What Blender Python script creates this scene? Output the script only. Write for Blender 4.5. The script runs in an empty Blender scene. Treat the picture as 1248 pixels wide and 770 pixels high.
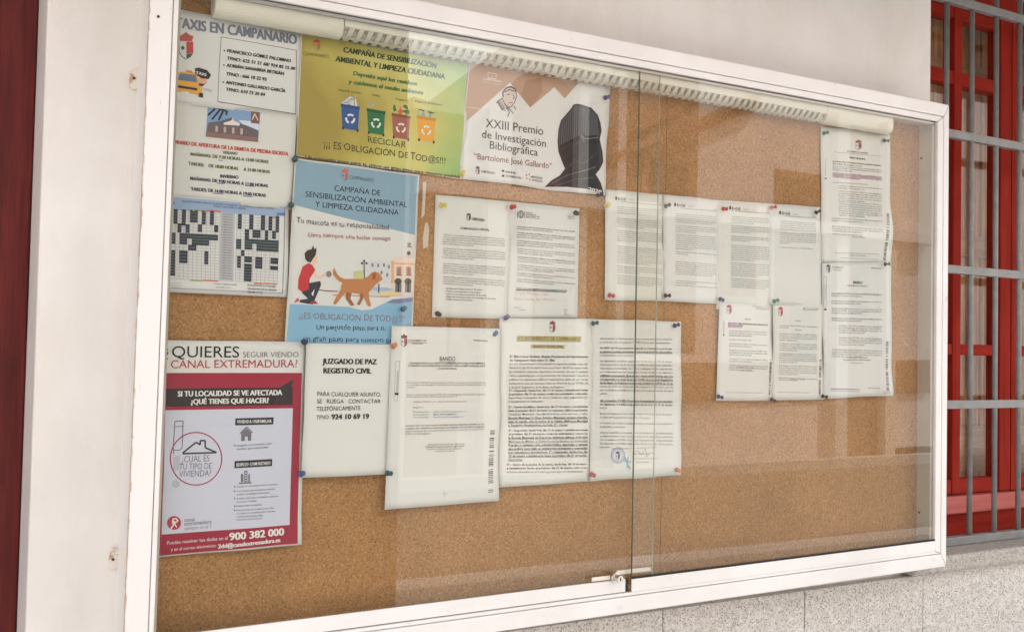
import bpy, bmesh, math, random
import numpy as np
from mathutils import Vector, Matrix

S = bpy.context.scene
COL = S.collection
rnd = random.Random(7)

# ------------------------------------------------------------------ camera
F, YAW, PIT, ROL, CX, CY, CZ = (1250.0, 0.5193882739824573, 0.032837401979335636, 0.020221222917068644,
                                -0.2662462330541361, -1.566478678872177, 0.48949787685364055)
_cy, _sy, _cp, _sp, _cr, _sr = math.cos(YAW), math.sin(YAW), math.cos(PIT), math.sin(PIT), math.cos(ROL), math.sin(ROL)
FWD = Vector((_sy*_cp, _cy*_cp, _sp))
_r = Vector((_cy, -_sy, 0)); _u = _r.cross(FWD)
RIGHT = _cr*_r + _sr*_u; UP = -_sr*_r + _cr*_u
cam_d = bpy.data.cameras.new('camera'); cam = bpy.data.objects.new('camera', cam_d); COL.objects.link(cam)
m = Matrix((RIGHT, UP, -FWD)).transposed().to_4x4(); m.translation = Vector((CX, CY, CZ)); cam.matrix_world = m
cam_d.sensor_width = 36; cam_d.lens = 36*F/1248; cam_d.clip_start = .05; cam_d.clip_end = 500
S.camera = cam

# ------------------------------------------------------------------ sky, sun, exposure
SUN_EL, SUN_AZ = math.radians(55), math.radians(50)      # azimuth from +Y (behind the wall) towards +X
w = bpy.data.worlds.new('World'); S.world = w; w.use_nodes = True
nt = w.node_tree; bg = nt.nodes['Background']
sky = nt.nodes.new('ShaderNodeTexSky'); sky.sky_type = 'NISHITA'; sky.sun_disc = False
sky.sun_elevation = SUN_EL; sky.sun_rotation = SUN_AZ
tc = nt.nodes.new('ShaderNodeTexCoord'); mpw = nt.nodes.new('ShaderNodeMapping'); mpw.inputs['Scale'].default_value = (1, 1, 2.6); mpw.inputs['Location'].default_value = (15.3, 0, 0)
nt.links.new(tc.outputs['Generated'], mpw.inputs['Vector']); cn = nt.nodes.new('ShaderNodeTexNoise'); cn.inputs['Scale'].default_value = 2.1
cn.inputs['Detail'].default_value = 7; cn.inputs['Roughness'].default_value = .6; nt.links.new(mpw.outputs[0], cn.inputs['Vector'])
cr = nt.nodes.new('ShaderNodeValToRGB'); cr.color_ramp.elements[0].position = .45; cr.color_ramp.elements[1].position = .58
nt.links.new(cn.outputs[0], cr.inputs[0]); cm = nt.nodes.new('ShaderNodeMix'); cm.data_type = 'RGBA'; nt.links.new(cr.outputs[0], cm.inputs[0])
nt.links.new(sky.outputs[0], cm.inputs[6]); cm.inputs[7].default_value = (27, 27.2, 27.5, 1)      # bright broken cloud over the whole sky
nt.links.new(cm.outputs[2], bg.inputs[0]); bg.inputs[1].default_value = .09
sl = bpy.data.lights.new('sun', 'SUN'); sl.energy = 5.0; sl.angle = math.radians(.5); sl.color = (1, .97, .93)
so = bpy.data.objects.new('sun', sl); COL.objects.link(so)
sd = Vector((math.sin(SUN_AZ)*math.cos(SUN_EL), math.cos(SUN_AZ)*math.cos(SUN_EL), math.sin(SUN_EL)))
so.rotation_euler = sd.to_track_quat('Z', 'Y').to_euler(); so.location = (0, 0, 8)
S.view_settings.view_transform = 'Standard'; S.view_settings.look = 'None'; S.view_settings.gamma = 1
S.view_settings.exposure = 0.76
try:
    S.cycles.max_bounces = 10; S.cycles.diffuse_bounces = 6; S.cycles.transparent_max_bounces = 16
    S.cycles.use_denoising = True
except Exception: pass

# ------------------------------------------------------------------ plane mapping
def pt(px, py, y=0.):
    v = FWD + RIGHT*((px-624)/F) - UP*((py-385)/F)
    t = (y-CY)/v.y
    return (CX+v.x*t, CZ+v.z*t)
DW, DC = .0905, .0536            # wall face, cork face (front of the case is y = 0)
GZ = -1.02                       # pavement

# ------------------------------------------------------------------ materials
def lin(c): return tuple((x/255/12.92 if x/255 <= .04045 else ((x/255+.055)/1.055)**2.4) for x in c)
_mats = {}
def mat(name, col, rough=.6, metal=0., spec=.5):
    k = (name, tuple(round(c, 4) for c in col), rough, metal)
    if k in _mats: return _mats[k]
    m = bpy.data.materials.new(name); m.use_nodes = True
    b = m.node_tree.nodes['Principled BSDF']
    b.inputs['Base Color'].default_value = (*col, 1); b.inputs['Roughness'].default_value = rough
    b.inputs['Metallic'].default_value = metal; b.inputs['Specular IOR Level'].default_value = spec
    _mats[k] = m; return m
def nodes(m): return m.node_tree.nodes, m.node_tree.links, m.node_tree.nodes['Principled BSDF']
def ramp(n, stops):
    r = n.new('ShaderNodeValToRGB'); e = r.color_ramp.elements
    while len(e) < len(stops): e.new(.5)
    for el, (p, c) in zip(e, stops): el.position = p; el.color = (*c, 1)
    return r
def coords(n, l, scale=(1, 1, 1)):
    g = n.new('ShaderNodeNewGeometry'); mp = n.new('ShaderNodeMapping'); mp.inputs['Scale'].default_value = scale
    l.new(g.outputs['Position'], mp.inputs['Vector']); return mp.outputs[0]
def noise(n, l, v, sc, det=4, rough=.5):
    t = n.new('ShaderNodeTexNoise'); t.inputs['Scale'].default_value = sc; t.inputs['Detail'].default_value = det
    t.inputs['Roughness'].default_value = rough; l.new(v, t.inputs['Vector']); return t.outputs[0]
def bump(n, l, b, h, strength, dist):
    k = n.new('ShaderNodeBump'); k.inputs['Strength'].default_value = strength; k.inputs['Distance'].default_value = dist
    l.new(h, k.inputs['Height']); l.new(k.outputs[0], b.inputs['Normal']); return k
def mixc(n, l, fac, a, b, mode='MIX'):
    x = n.new('ShaderNodeMix'); x.data_type = 'RGBA'; x.blend_type = mode
    if isinstance(fac, float): x.inputs[0].default_value = fac
    else: l.new(fac, x.inputs[0])
    for s, i in ((a, 6), (b, 7)):
        if isinstance(s, tuple): x.inputs[i].default_value = (*s, 1)
        else: l.new(s, x.inputs[i])
    return x.outputs[2]
PAPER = (.675, .685, .665)
REF = lin((203, 203, 194))
def ink(r, g, b, rough=.55):
    c = lin((r, g, b)); a = [min(.86, c[i]/REF[i]*.73) for i in range(3)]; y_ = .3*a[0]+.6*a[1]+.1*a[2]; a = tuple((v_*.93+y_*.07)*.90 for v_ in a)
    return mat('ink', a, rough, 0, .3)

def grained(name, c1, c2, sc=(1, 1, 1), nscale=30, rough=.5, bs=.15, bd=.001, det=5, lo=.35, hi=.65):
    m = mat(name, c1, rough); n, l, b = nodes(m); v = coords(n, l, sc); t = noise(n, l, v, nscale, det)
    r = ramp(n, [(lo, c1), (hi, c2)]); l.new(t, r.inputs[0]); l.new(r.outputs[0], b.inputs['Base Color'])
    if bs: bump(n, l, b, t, bs, bd)
    return m
M_plaster = grained('plaster', (.73, .712, .680), (.79, .772, .742), nscale=5, rough=.75, bs=0)
n, l, b = nodes(M_plaster); v = coords(n, l); t1 = noise(n, l, v, 9, 6, .62); bump(n, l, b, t1, .6, .006)
t2 = noise(n, l, coords(n, l, (1, 1, .4)), 3.2, 9, .72); r = ramp(n, [(.40, (.93, .915, .89)), (.58, (1, 1, 1))]); l.new(t2, r.inputs[0])
old = b.inputs['Base Color'].links[0].from_socket; l.new(mixc(n, l, 1.0, old, r.outputs[0], 'MULTIPLY'), b.inputs['Base Color'])
M_paint = grained('white_frame_paint', (.76, .745, .72), (.82, .81, .79), nscale=7, rough=.38, bs=.25, bd=.0012)
n, l, b = nodes(M_paint); v = coords(n, l, (1, 1, 1)); t = noise(n, l, v, 26, 8, .75); r = ramp(n, [(.60, (1, 1, 1)), (.74, (.80, .76, .70))]); l.new(t, r.inputs[0])
v2 = coords(n, l, (2, 2, 2)); vo = n.new('ShaderNodeTexVoronoi'); vo.inputs['Scale'].default_value = 11; l.new(v2, vo.inputs['Vector'])
r2 = ramp(n, [(.022, (.35, .30, .25)), (.032, (1, 1, 1))]); l.new(vo.outputs['Distance'], r2.inputs[0])
old = b.inputs['Base Color'].links[0].from_socket
l.new(mixc(n, l, 1.0, mixc(n, l, 1.0, old, r.outputs[0], 'MULTIPLY'), r2.outputs[0], 'MULTIPLY'), b.inputs['Base Color'])
# chipped left rail: worn tan streaks where the paint has gone along the outer edge
M_chip = mat('chipped_white_paint', (.79, .78, .77), .42); n, l, b = nodes(M_chip)
g = n.new('ShaderNodeNewGeometry'); sx = n.new('ShaderNodeSeparateXYZ'); l.new(g.outputs['Position'], sx.inputs[0])
v = coords(n, l, (3, 3, .5)); t = noise(n, l, v, 60, 6, .7)
mr = n.new('ShaderNodeMapRange'); mr.inputs[1].default_value = 0; mr.inputs[2].default_value = .016
mr.inputs[3].default_value = .22; mr.inputs[4].default_value = -.25; l.new(sx.outputs[1], mr.inputs[0])
sn = n.new('ShaderNodeSeparateXYZ'); l.new(g.outputs['Normal'], sn.inputs[0]); ng = n.new('ShaderNodeMath'); ng.operation = 'MULTIPLY_ADD'
ng.inputs[1].default_value = -.35; ng.inputs[2].default_value = -.33; l.new(sn.outputs[0], ng.inputs[0])      # only the outer, left facing side
a2 = n.new('ShaderNodeMath'); a2.operation = 'ADD'; l.new(mr.outputs[0], a2.inputs[0]); l.new(ng.outputs[0], a2.inputs[1])
ad = n.new('ShaderNodeMath'); ad.operation = 'ADD'; l.new(t, ad.inputs[0]); l.new(a2.outputs[0], ad.inputs[1])
r = ramp(n, [(.56, (0, 0, 0)), (.60, (1, 1, 1))]); l.new(ad.outputs[0], r.inputs[0])
l.new(mixc(n, l, r.outputs[0], (.79, .775, .75), (.50, .38, .25)), b.inputs['Base Color'])
bump(n, l, b, r.outputs[0], .4, .0015)
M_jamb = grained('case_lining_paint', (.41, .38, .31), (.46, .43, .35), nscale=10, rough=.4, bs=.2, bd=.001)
M_alu = mat('aluminium_track', (.42, .41, .38), .35, .85)
M_dark = mat('dark_gap', (.02, .02, .018), .8)
M_screw = mat('screw_dark', (.05, .045, .04), .5, .5)
# cork
M_cork = mat('cork', (.4, .25, .12), .85, spec=.25); n, l, b = nodes(M_cork); v = coords(n, l)
vo = n.new('ShaderNodeTexVoronoi'); vo.inputs['Scale'].default_value = 430; l.new(v, vo.inputs['Vector'])
sp = n.new('ShaderNodeSeparateColor'); l.new(vo.outputs['Color'], sp.inputs[0])
r = ramp(n, [(0, (.16, .066, .020)), (.16, (.35, .162, .050)), (.55, (.455, .225, .074)), (.86, (.54, .285, .105)), (1, (.68, .42, .19))])
l.new(sp.outputs[0], r.inputs[0])
t = noise(n, l, v, 950, 3); c1 = mixc(n, l, .45, r.outputs[0], ramp(n, [(.3, (.22, .10, .036)), (.7, (.62, .36, .16))]).outputs[0])
l.new(t, n[-2].inputs[0]) if False else None
for nd in n:
    if nd.type == 'VALTORGB' and not nd.inputs[0].is_linked: l.new(t, nd.inputs[0])
big = noise(n, l, v, 6, 5, .6); r3 = ramp(n, [(.3, (.74, .75, .77)), (.7, (.94, .96, 1.02))]); l.new(big, r3.inputs[0])
vh = n.new('ShaderNodeTexVoronoi'); vh.inputs['Scale'].default_value = 30; l.new(v, vh.inputs['Vector'])     # old pin holes
rh = ramp(n, [(.030, (.12, .08, .05)), (.045, (1, 1, 1))]); l.new(vh.outputs['Distance'], rh.inputs[0])
l.new(mixc(n, l, 1.0, mixc(n, l, 1.0, c1, r3.outputs[0], 'MULTIPLY'), rh.outputs[0], 'MULTIPLY'), b.inputs['Base Color']); bump(n, l, b, vo.outputs['Distance'], .5, .0012)
# granite
def granite(name, a, c, d, sc):
    m = mat(name, a, .55); n, l, b = nodes(m); v = coords(n, l)
    vo = n.new('ShaderNodeTexVoronoi'); vo.inputs['Scale'].default_value = sc; l.new(v, vo.inputs['Vector'])
    sp = n.new('ShaderNodeSeparateColor'); l.new(vo.outputs['Color'], sp.inputs[0])
    r = ramp(n, [(0, d), (.13, d), (.2, a), (.6, c), (.85, c), (.95, a)]); l.new(sp.outputs[0], r.inputs[0])
    t = noise(n, l, v, sc*.18, 5, .7); rr = ramp(n, [(.35, (.80, .79, .78)), (.65, (1.05, 1.05, 1.04))]); l.new(t, rr.inputs[0])
    l.new(mixc(n, l, 1.0, r.outputs[0], rr.outputs[0], 'MULTIPLY'), b.inputs['Base Color'])
    bump(n, l, b, t, .3, .002); return m
M_gran = granite('granite', (.58, .555, .51), (.69, .665, .62), (.27, .25, .225), 440)
M_sill = granite('artificial_stone', (.40, .375, .33), (.50, .47, .42), (.22, .20, .18), 420)
def wood(name, c1, c2, c3, axis='z', rough=.4, spec=.5):
    sc = {'z': (9, 9, .55), 'x': (.55, 9, 9)}[axis]
    m = mat(name, c1, rough, 0, spec); n, l, b = nodes(m); v = coords(n, l, sc); t = noise(n, l, v, 9, 8, .65)
    r = ramp(n, [(.3, c1), (.5, c2), (.72, c3)]); l.new(t, r.inputs[0]); l.new(r.outputs[0], b.inputs['Base Color'])
    bump(n, l, b, t, .35, .0015); return m
M_red = wood('red_window_paint', (.23, .014, .008), (.30, .021, .011), (.36, .030, .016), rough=.6, spec=.08)
M_redx = wood('red_window_paint_across', (.23, .014, .008), (.30, .021, .011), (.36, .030, .016), 'x', rough=.6, spec=.08)
M_redlight = wood('pale_red_board_paint', (.42, .085, .07), (.48, .115, .095), (.53, .145, .12), 'x', spec=.25)  # weather board paint, a paler red than the sashes
M_door = wood('dark_red_door_varnish', (.060, .0070, .0060), (.10, .0120, .010), (.17, .020, .016), rough=.4, spec=.2)
M_doorp = wood('dark_red_door_panel', (.060, .0065, .006), (.078, .0085, .0075), (.095, .010, .009), rough=.45, spec=.15)
M_wood = wood('shutter_wood', (.30, .11, .035), (.56, .25, .085), (.80, .46, .21))
M_woodx = wood('shutter_wood_across', (.36, .14, .04), (.50, .24, .08), (.60, .36, .15), 'x')
M_iron = grained('grey_grille_paint', (.20, .205, .20), (.25, .255, .25), nscale=40, rough=.45, bs=.3, bd=.0006)
M_pave = granite('pale_paving', (.53, .52, .50), (.62, .61, .59), (.36, .35, .34), 60)
M_cream = grained('cream_facade', (.74, .64, .60), (.82, .71, .67), nscale=2, rough=.8, bs=0)
M_pale = mat('pale_stone_trim', (.76, .66, .59), .8)
M_mould = mat('facade_moulding', (.30, .15, .10), .8)
M_brick = grained('brown_facade_panel', (.26, .16, .11), (.38, .24, .17), nscale=14, rough=.9, bs=0)
M_opening = mat('dark_opening', (.035, .025, .02), .3)
M_grey = mat('grey_render', (.42, .38, .33), .85)
# glass: clear sheet, Schlick reflection on either face
def glassmat(name, tint, k=.045):
    m = bpy.data.materials.new(name); m.use_nodes = True; n = m.node_tree.nodes; l = m.node_tree.links; n.clear()
    o = n.new('ShaderNodeOutputMaterial'); mx = n.new('ShaderNodeMixShader'); tr = n.new('ShaderNodeBsdfTransparent')
    gl = n.new('ShaderNodeBsdfGlossy'); gl.inputs['Roughness'].default_value = 0.0; tr.inputs[0].default_value = (*tint, 1)
    g = n.new('ShaderNodeNewGeometry'); d = n.new('ShaderNodeVectorMath'); d.operation = 'DOT_PRODUCT'
    l.new(g.outputs['Incoming'], d.inputs[0]); l.new(g.outputs['Normal'], d.inputs[1])
    def mt(op, a, b_=None):
        q = n.new('ShaderNodeMath'); q.operation = op
        for i, s in enumerate((a, b_)):
            if s is None: continue
            if isinstance(s, (int, float)): q.inputs[i].default_value = s
            else: l.new(s, q.inputs[i])
        return q.outputs[0]
    f = mt('ADD', mt('MULTIPLY', mt('POWER', mt('SUBTRACT', 1., mt('ABSOLUTE', d.outputs['Value'])), 5.), 1-k), k)
    df = n.new('ShaderNodeBsdfDiffuse'); df.inputs[0].default_value = (.75, .73, .68, 1); dm = n.new('ShaderNodeMixShader')
    vv = coords(n, l, (1, 1, .35)); tn = noise(n, l, vv, 7, 6, .7); l.new(mt('MULTIPLY', mt('MAXIMUM', mt('SUBTRACT', tn, .38), 0.), .018), dm.inputs[0])
    l.new(tr.outputs[0], dm.inputs[1]); l.new(df.outputs[0], dm.inputs[2])
    l.new(f, mx.inputs[0]); l.new(dm.outputs[0], mx.inputs[1]); l.new(gl.outputs[0], mx.inputs[2]); l.new(mx.outputs[0], o.inputs[0])
    return m
M_glass = glassmat('clear_glass', (.982, .989, .977))
M_glassedge = mat('green_glass_edge', (.085, .105, .08), .2)
M_glassedge2 = mat('pale_glass_edge', (.40, .45, .38), .2)
M_winglass = glassmat('window_glass', (.94, .95, .94))

# ------------------------------------------------------------------ mesh helpers
def link(o, parent=None, label=None, cat=None, group=None, kind=None):
    COL.objects.link(o)
    if parent: o.parent = parent
    if label: o['label'] = label
    if cat: o['category'] = cat
    if group: o['group'] = group
    if kind: o['kind'] = kind
    return o
def mesh(name, verts, faces, m, parent=None, smooth=False, **k):
    me = bpy.data.meshes.new(name); me.from_pydata([tuple(v) for v in verts], [], faces); me.materials.append(m)
    if smooth: me.polygons.foreach_set('use_smooth', [True]*len(me.polygons))
    me.update(); return link(bpy.data.objects.new(name, me), parent, **k)
def frombm(name, bm, m, parent=None, smooth=False, bev=0, **k):
    bmesh.ops.recalc_face_normals(bm, faces=bm.faces)
    me = bpy.data.meshes.new(name); bm.to_mesh(me); bm.free(); me.materials.append(m)
    if smooth: me.polygons.foreach_set('use_smooth', [True]*len(me.polygons))
    o = link(bpy.data.objects.new(name, me), parent, **k)
    if bev:
        q = o.modifiers.new('bevel', 'BEVEL'); q.width = bev; q.segments = 2; q.limit_method = 'ANGLE'
    return o
def box(bm, x0, x1, y0, y1, z0, z1):
    vs = [bm.verts.new(p) for p in ((x0, y0, z0), (x1, y0, z0), (x1, y1, z0), (x0, y1, z0), (x0, y0, z1), (x1, y0, z1), (x1, y1, z1), (x0, y1, z1))]
    for f in ((0, 3, 2, 1), (4, 5, 6, 7), (0, 1, 5, 4), (1, 2, 6, 5), (2, 3, 7, 6), (3, 0, 4, 7)): bm.faces.new([vs[i] for i in f])
def prism(bm, poly, y0, y1):
    a = [bm.verts.new((x, y0, z)) for x, z in poly]; c = [bm.verts.new((x, y1, z)) for x, z in poly]; k = len(poly)
    bm.faces.new(a); bm.faces.new(c[::-1])
    for i in range(k): bm.faces.new((a[i], c[i], c[(i+1) % k], a[(i+1) % k]))
def boxo(name, x0, x1, y0, y1, z0, z1, m, parent=None, bev=0, **k):
    bm = bmesh.new(); box(bm, x0, x1, y0, y1, z0, z1); return frombm(name, bm, m, parent, bev=bev, **k)
def prismo(name, poly, y0, y1, m, parent=None, bev=0, **k):
    bm = bmesh.new(); prism(bm, poly, y0, y1); return frombm(name, bm, m, parent, bev=bev, **k)
def cyl(bm, p, q, r, seg=16, r2=None):
    p = Vector(p); q = Vector(q); d = (q-p); mtx = Matrix.Translation((p+q)/2) @ d.to_track_quat('Z', 'Y').to_matrix().to_4x4()
    bmesh.ops.create_cone(bm, cap_ends=True, segments=seg, radius1=r, radius2=r if r2 is None else r2, depth=d.length, matrix=mtx)
def empty(name, loc=(0, 0, 0), **k):
    o = bpy.data.objects.new(name, None); o.location = loc; o.empty_display_size = .05; return link(o, **k)

# ------------------------------------------------------------------ setting
WL, WR = -.125, 1.848
TOPZ = 1.52
mesh('ground', [(-60, -80, GZ), (60, -80, GZ), (60, 30, GZ), (-60, 30, GZ)], [(0, 1, 2, 3)], M_pave, kind='structure')
bm = bmesh.new()
box(bm, WL, WR, DW, DW+.35, GZ, TOPZ)
box(bm, -6, -1.05, DW, DW+.35, GZ, TOPZ); box(bm, -1.05, WL, DW, DW+.35, 1.5, TOPZ)
box(bm, WR, 3.15, DW, DW+.35, GZ, -.0205); box(bm, WR, 3.15, DW, DW+.35, 1.51, TOPZ); box(bm, 3.15, 9, DW, DW+.35, GZ, TOPZ)
wall = frombm('wall', bm, M_plaster, bev=.004, kind='structure')
wall['label'] = 'white plastered wall behind the notice board'
XJ = [-.11, .25, .6395, 1.0293, 1.419, 1.805, 2.195, 2.585, 2.975, 3.365]
for i, (a, c) in enumerate(zip(XJ[:-1], XJ[1:])):
    for z0, z1 in ((-.62, -.0225), (-1.015, -.6235)):
        boxo('granite_slab', a+.0012, c-.0012, DW-.022+.0006*(i % 2), DW+.001, z0, z1, M_gran, wall, bev=.0012)
M_canopy = wood('dark_canopy_underside', (.10, .055, .03), (.14, .08, .045), (.19, .11, .06), 'x')
# added canopy, out of view, shades the wall towards the top; lit plaza beyond
boxo('added_canopy', -5, 8, -.58, DW+.35, TOPZ, TOPZ+.14, M_canopy, kind='structure')
def mir(px, py, D=9.0):           # where the reflection in the glass at a photo pixel meets the facade D metres out
    v = FWD + RIGHT*((px-624)/F) - UP*((py-385)/F); t = (0-CY)/v.y
    return (CX+v.x*t + v.x/v.y*D, CZ+v.z*t + v.z/v.y*D)
FD = 9.0
M_block = grained('dark_block_brown', (.06, .045, .035), (.10, .075, .055), nscale=3, rough=.85, bs=0)  # block added to keep the left part of the glass reflection dark
pil = boxo('dark_block', mir(205, 400, 2.7)[0], mir(489, 600, 2.7)[0], -3.1, -2.7, GZ, 2.2, M_block, bev=.01,
           label='added dark pier standing out on the plaza opposite the notice board', cat='block')
boxo('plinth', mir(205, 400, 2.7)[0]-.06, mir(489, 600, 2.7)[0]+.02, -3.13, -2.67, GZ, GZ+.2, M_block, pil)
# opposite house: gabled cream facade, arch, windows, cornices
fac = empty('opposite_house', (8, -FD, GZ), label='cream gabled house across the sunlit plaza', cat='house')
def child(o, p):
    o.parent = p; o.matrix_parent_inverse = Matrix.Translation(-p.location); return o
gx0 = mir(500, 300)[0]
sl1 = mir(530, 125); sl2 = mir(603, 70)
poly = [(gx0, GZ-.02), (34, GZ-.02), (34, 8.6), (sl2[0]+(8.6-sl2[1])*1.2, 8.6), sl2, sl1, (mir(507, 118)[0], mir(507, 118)[1]), (gx0, mir(507, 118)[1])]
child(prismo('facade', poly, -FD-.5, -FD, M_cream), fac)
def opening(x0, y0, x1, y1, nm='window', lab=None):
    a, b_, c, d = mir(x0, y0), mir(x1, y0), mir(x1, y1), mir(x0, y1)
    X0, X1 = a[0], c[0]; Z0, Z1 = min(c[1], d[1]), max(a[1], b_[1])
    f = child(boxo(nm, X0, X1, -FD-.004, -FD+.03, Z0, Z1, M_mould), fac)
    q = boxo('pane', X0+.12, X1-.12, -FD+.031, -FD+.035, Z0+.1, Z1-.1, M_opening); q.parent = f
    return f
opening(782, 190, 846, 245); opening(945, 214, 1003, 285); opening(700, 118, 738, 240)
child(boxo('door', mir(1085, 520)[0], mir(1135, 520)[0], -FD-.004, -FD+.03, GZ, mir(1100, 545)[1], M_opening), fac)
def band(pts, w_, y1, nm='moulding'):
    (ax, az), (bx, bz) = pts; d = Vector((bx-ax, 0, bz-az)).normalized(); nx, nz = -d.z*w_, d.x*w_
    return child(prismo(nm, [(ax, az), (bx, bz), (bx+nx, bz+nz), (ax+nx, az+nz)], -FD-.004, -FD+y1, M_mould if nm == 'moulding' else M_cream), fac)
band((mir(740, 207), mir(920, 133)), .10, .14); band((mir(735, 200), mir(915, 124)), .07, .20)
band((mir(742, 180), mir(842, 128)), .22, .09); band((mir(480, 530), mir(830, 470)), .06, .05)
band((mir(480, 600), mir(1000, 600)), .04, .04)
for xa_, xb_ in ((585, 612), (694, 706), (742, 752), (1010, 1024), (1070, 1082)):
    X0, X1 = mir(xa_, 400)[0], mir(xb_, 400)[0]; child(boxo('pilaster', X0, X1, -FD-.004, -FD+.16, GZ, 3.3 if xa_ < 600 else 4.0, M_pale), fac)
for xa_, xb_, ya_, yb_ in ((552, 580, 300, 420), (616, 640, 180, 300), (652, 690, 330, 470), (880, 920, 250, 360), (955, 1000, 360, 470), (1030, 1064, 240, 400)):
    opening(xa_, ya_, xb_, yb_)
band((mir(505, 235), mir(1130, 300)), .16, .22, 'string_course'); band((mir(505, 500), mir(1130, 478)), .5, .06)
def panel(x0, y0, x1, y1, m_=None):
    a, c = mir(x0, y0), mir(x1, y1); child(boxo('wall_panel', a[0], c[0], -FD-.004, -FD+.012, max(c[1], GZ), a[1], m_ or M_brick), fac)
panel(503, 131, 556, 620); panel(748, 60, 847, 430); panel(946, 214, 1004, 440); panel(1025, 150, 1068, 600); panel(548, 235, 584, 520); panel(700, 250, 742, 560)
cx, cz = mir(662, 142); R_ = .55
arch = [(cx+R_*math.cos(a), cz+R_*math.sin(a)) for a in np.linspace(0, math.pi, 16)] + [(cx-R_, cz-.9), (cx+R_, cz-.9)]
child(prismo('arch_opening', arch, -FD-.004, -FD+.02, M_mould), fac)
h2 = empty('opposite_house', (-7, -FD, GZ), label='tall cream house added out of view at the left to give warm light', cat='house')  # added house, never in view, throws warm sunlight back onto the wall
child(boxo('facade', -16, .2, -FD-.5, -FD, GZ-.02, 8.2, M_cream), h2)
for i in range(4):
    for z in (0.4, 3.6): child(boxo('window', -13.5+3.4*i, -12.2+3.4*i, -FD-.004, -FD+.03, z, z+1.8, M_opening), h2)
M_dimground = grained('dim_ground', (.17, .15, .13), (.23, .20, .175), nscale=6, rough=.85, bs=0)  # darker ground strip added to tone down the reflected plaza
mesh('dim_ground_strip', [(-40, -8.3, GZ+.004), (50, -8.3, GZ+.004), (50, -4.1, GZ+.004), (-40, -4.1, GZ+.004)], [(0, 1, 2, 3)], M_dimground, kind='structure')
# raised kerb line and low wall across the plaza
boxo('plaza_kerb', -8, 34, -8.45, -8.25, GZ+.001, GZ+.13, M_gran, kind='structure')
boxo('plaza_kerb', -8, 34, -4.1, -3.85, GZ+.001, GZ+.12, M_gran, kind='structure')

# ------------------------------------------------------------------ left door
dr = empty('door', (WL-.45, DW+.17, GZ), label='dark red varnished wooden door left of the notice board', cat='door')
def dbox(nm, *a, m=M_door, bev=.003): return child(boxo(nm, *a, m, bev=bev), dr)
DY = DW+.15
dbox('jamb', WL-.062, WL-.001, DY-.012, DY+.05, GZ, 1.498)
dbox('moulding', WL-.083, WL-.0625, DY, DY+.05, GZ, 1.498, bev=.008)
dbox('panel', -1.045, WL-.0835, DY+.012, DY+.05, GZ, 1.495, m=M_doorp)

# ------------------------------------------------------------------ window, sill, grille
sill = boxo('window_sill', WR-.10, 3.25, DW-.045, DW+.30, -.0195, .022, M_sill, bev=.008,
            label='speckled stone sill under the barred red window', cat='window sill')
win = empty('window', (2.5, DW+.2, .03), label='red wooden window with glass panes behind the grey grille', cat='window')
WY = DW+.14
def wbox(nm, *a, m=M_red, bev=.002): return child(boxo(nm, *a, m, bev=bev), win)
wbox('bottom_rail', WR+.001, 3.149, WY-.012, WY+.05, .0225, .080, m=M_redx)
child(prismo('weather_board', [(WR+.001, .0815), (3.149, .0815), (3.149, .128), (WR+.001, .128)], WY-.028, WY+.03, M_redlight, bev=.004), win)
wz0, wz1 = .129, 1.505
wbox('frame_side', WR+.001, WR+.012, WY-.006, WY+.05, wz0, wz1)
wbox('frame_side', 3.137, 3.149, WY-.006, WY+.05, wz0, wz1)
wbox('frame_top', WR+.013, 3.136, WY-.006, WY+.05, wz1-.07, wz1)
def sash(x0, x1):
    s = wbox('sash', x0, x0+.046, WY-.014, WY+.03, wz0+.001, wz1-.071); s.matrix_parent_inverse = Matrix.Translation(-win.location)
    def c(nm, *a, m=M_red, bev=.002):
        q = boxo(nm, *a, m, bev=bev); q.parent = s; return q
    c('stile', x1-.046, x1, WY-.014, WY+.03, wz0+.001, wz1-.071)
    mid = x0+.248
    zs = ((wz0+.001, wz0+.040), (.500, .529), (1.226, 1.262), (1.405, 1.433))
    for i_, (z0, z1) in enumerate(zs):
        c('rail', x0+.0465, mid-.0005, WY-.008, WY+.028, z0, z1, m=M_redx); c('rail', mid+.0325, x1-.0465, WY-.008, WY+.028, z0, z1, m=M_redx)
    c('mullion', mid, mid+.032, WY-.010, WY+.028, wz0+.001, wz1-.072)
    for (_, z0), (z1, _) in zip(zs, zs[1:]):
        c('pane', x0+.0465, mid-.0005, WY+.008, WY+.012, z0+.0005, z1-.0005, m=M_winglass, bev=0); c('pane', mid+.0325, x1-.0465, WY+.008, WY+.012, z0+.0005, z1-.0005, m=M_winglass, bev=0)
for a, c_ in ((1.861, 2.348), (2.352, 2.74), (2.744, 3.136)): sash(a, c_)
sh = empty('interior_shutter', (2.5, WY+.12, .1), label='brown wooden shutters behind the panes of the red window', cat='shutter')
k = 0; x = WR-.1
while x < 3.4:
    w_ = .085+.02*((k*7) % 3)
    child(boxo('plank', x, x+w_-.003, WY+.10+.004*(k % 2), WY+.12, .1, 1.9, M_wood, bev=.002), sh); x += w_; k += 1
for z0, z1 in ((.17, .30), (.78, .84), (1.29, 1.33)):
    child(boxo('crosspiece', WR-.1, 3.4, WY+.085, WY+.099, z0, z1, M_woodx, bev=.002), sh)
boxo('room_wall', WR-.4, 3.6, WY+.9, WY+1, GZ, 2.3, M_cream, kind='structure')

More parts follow.
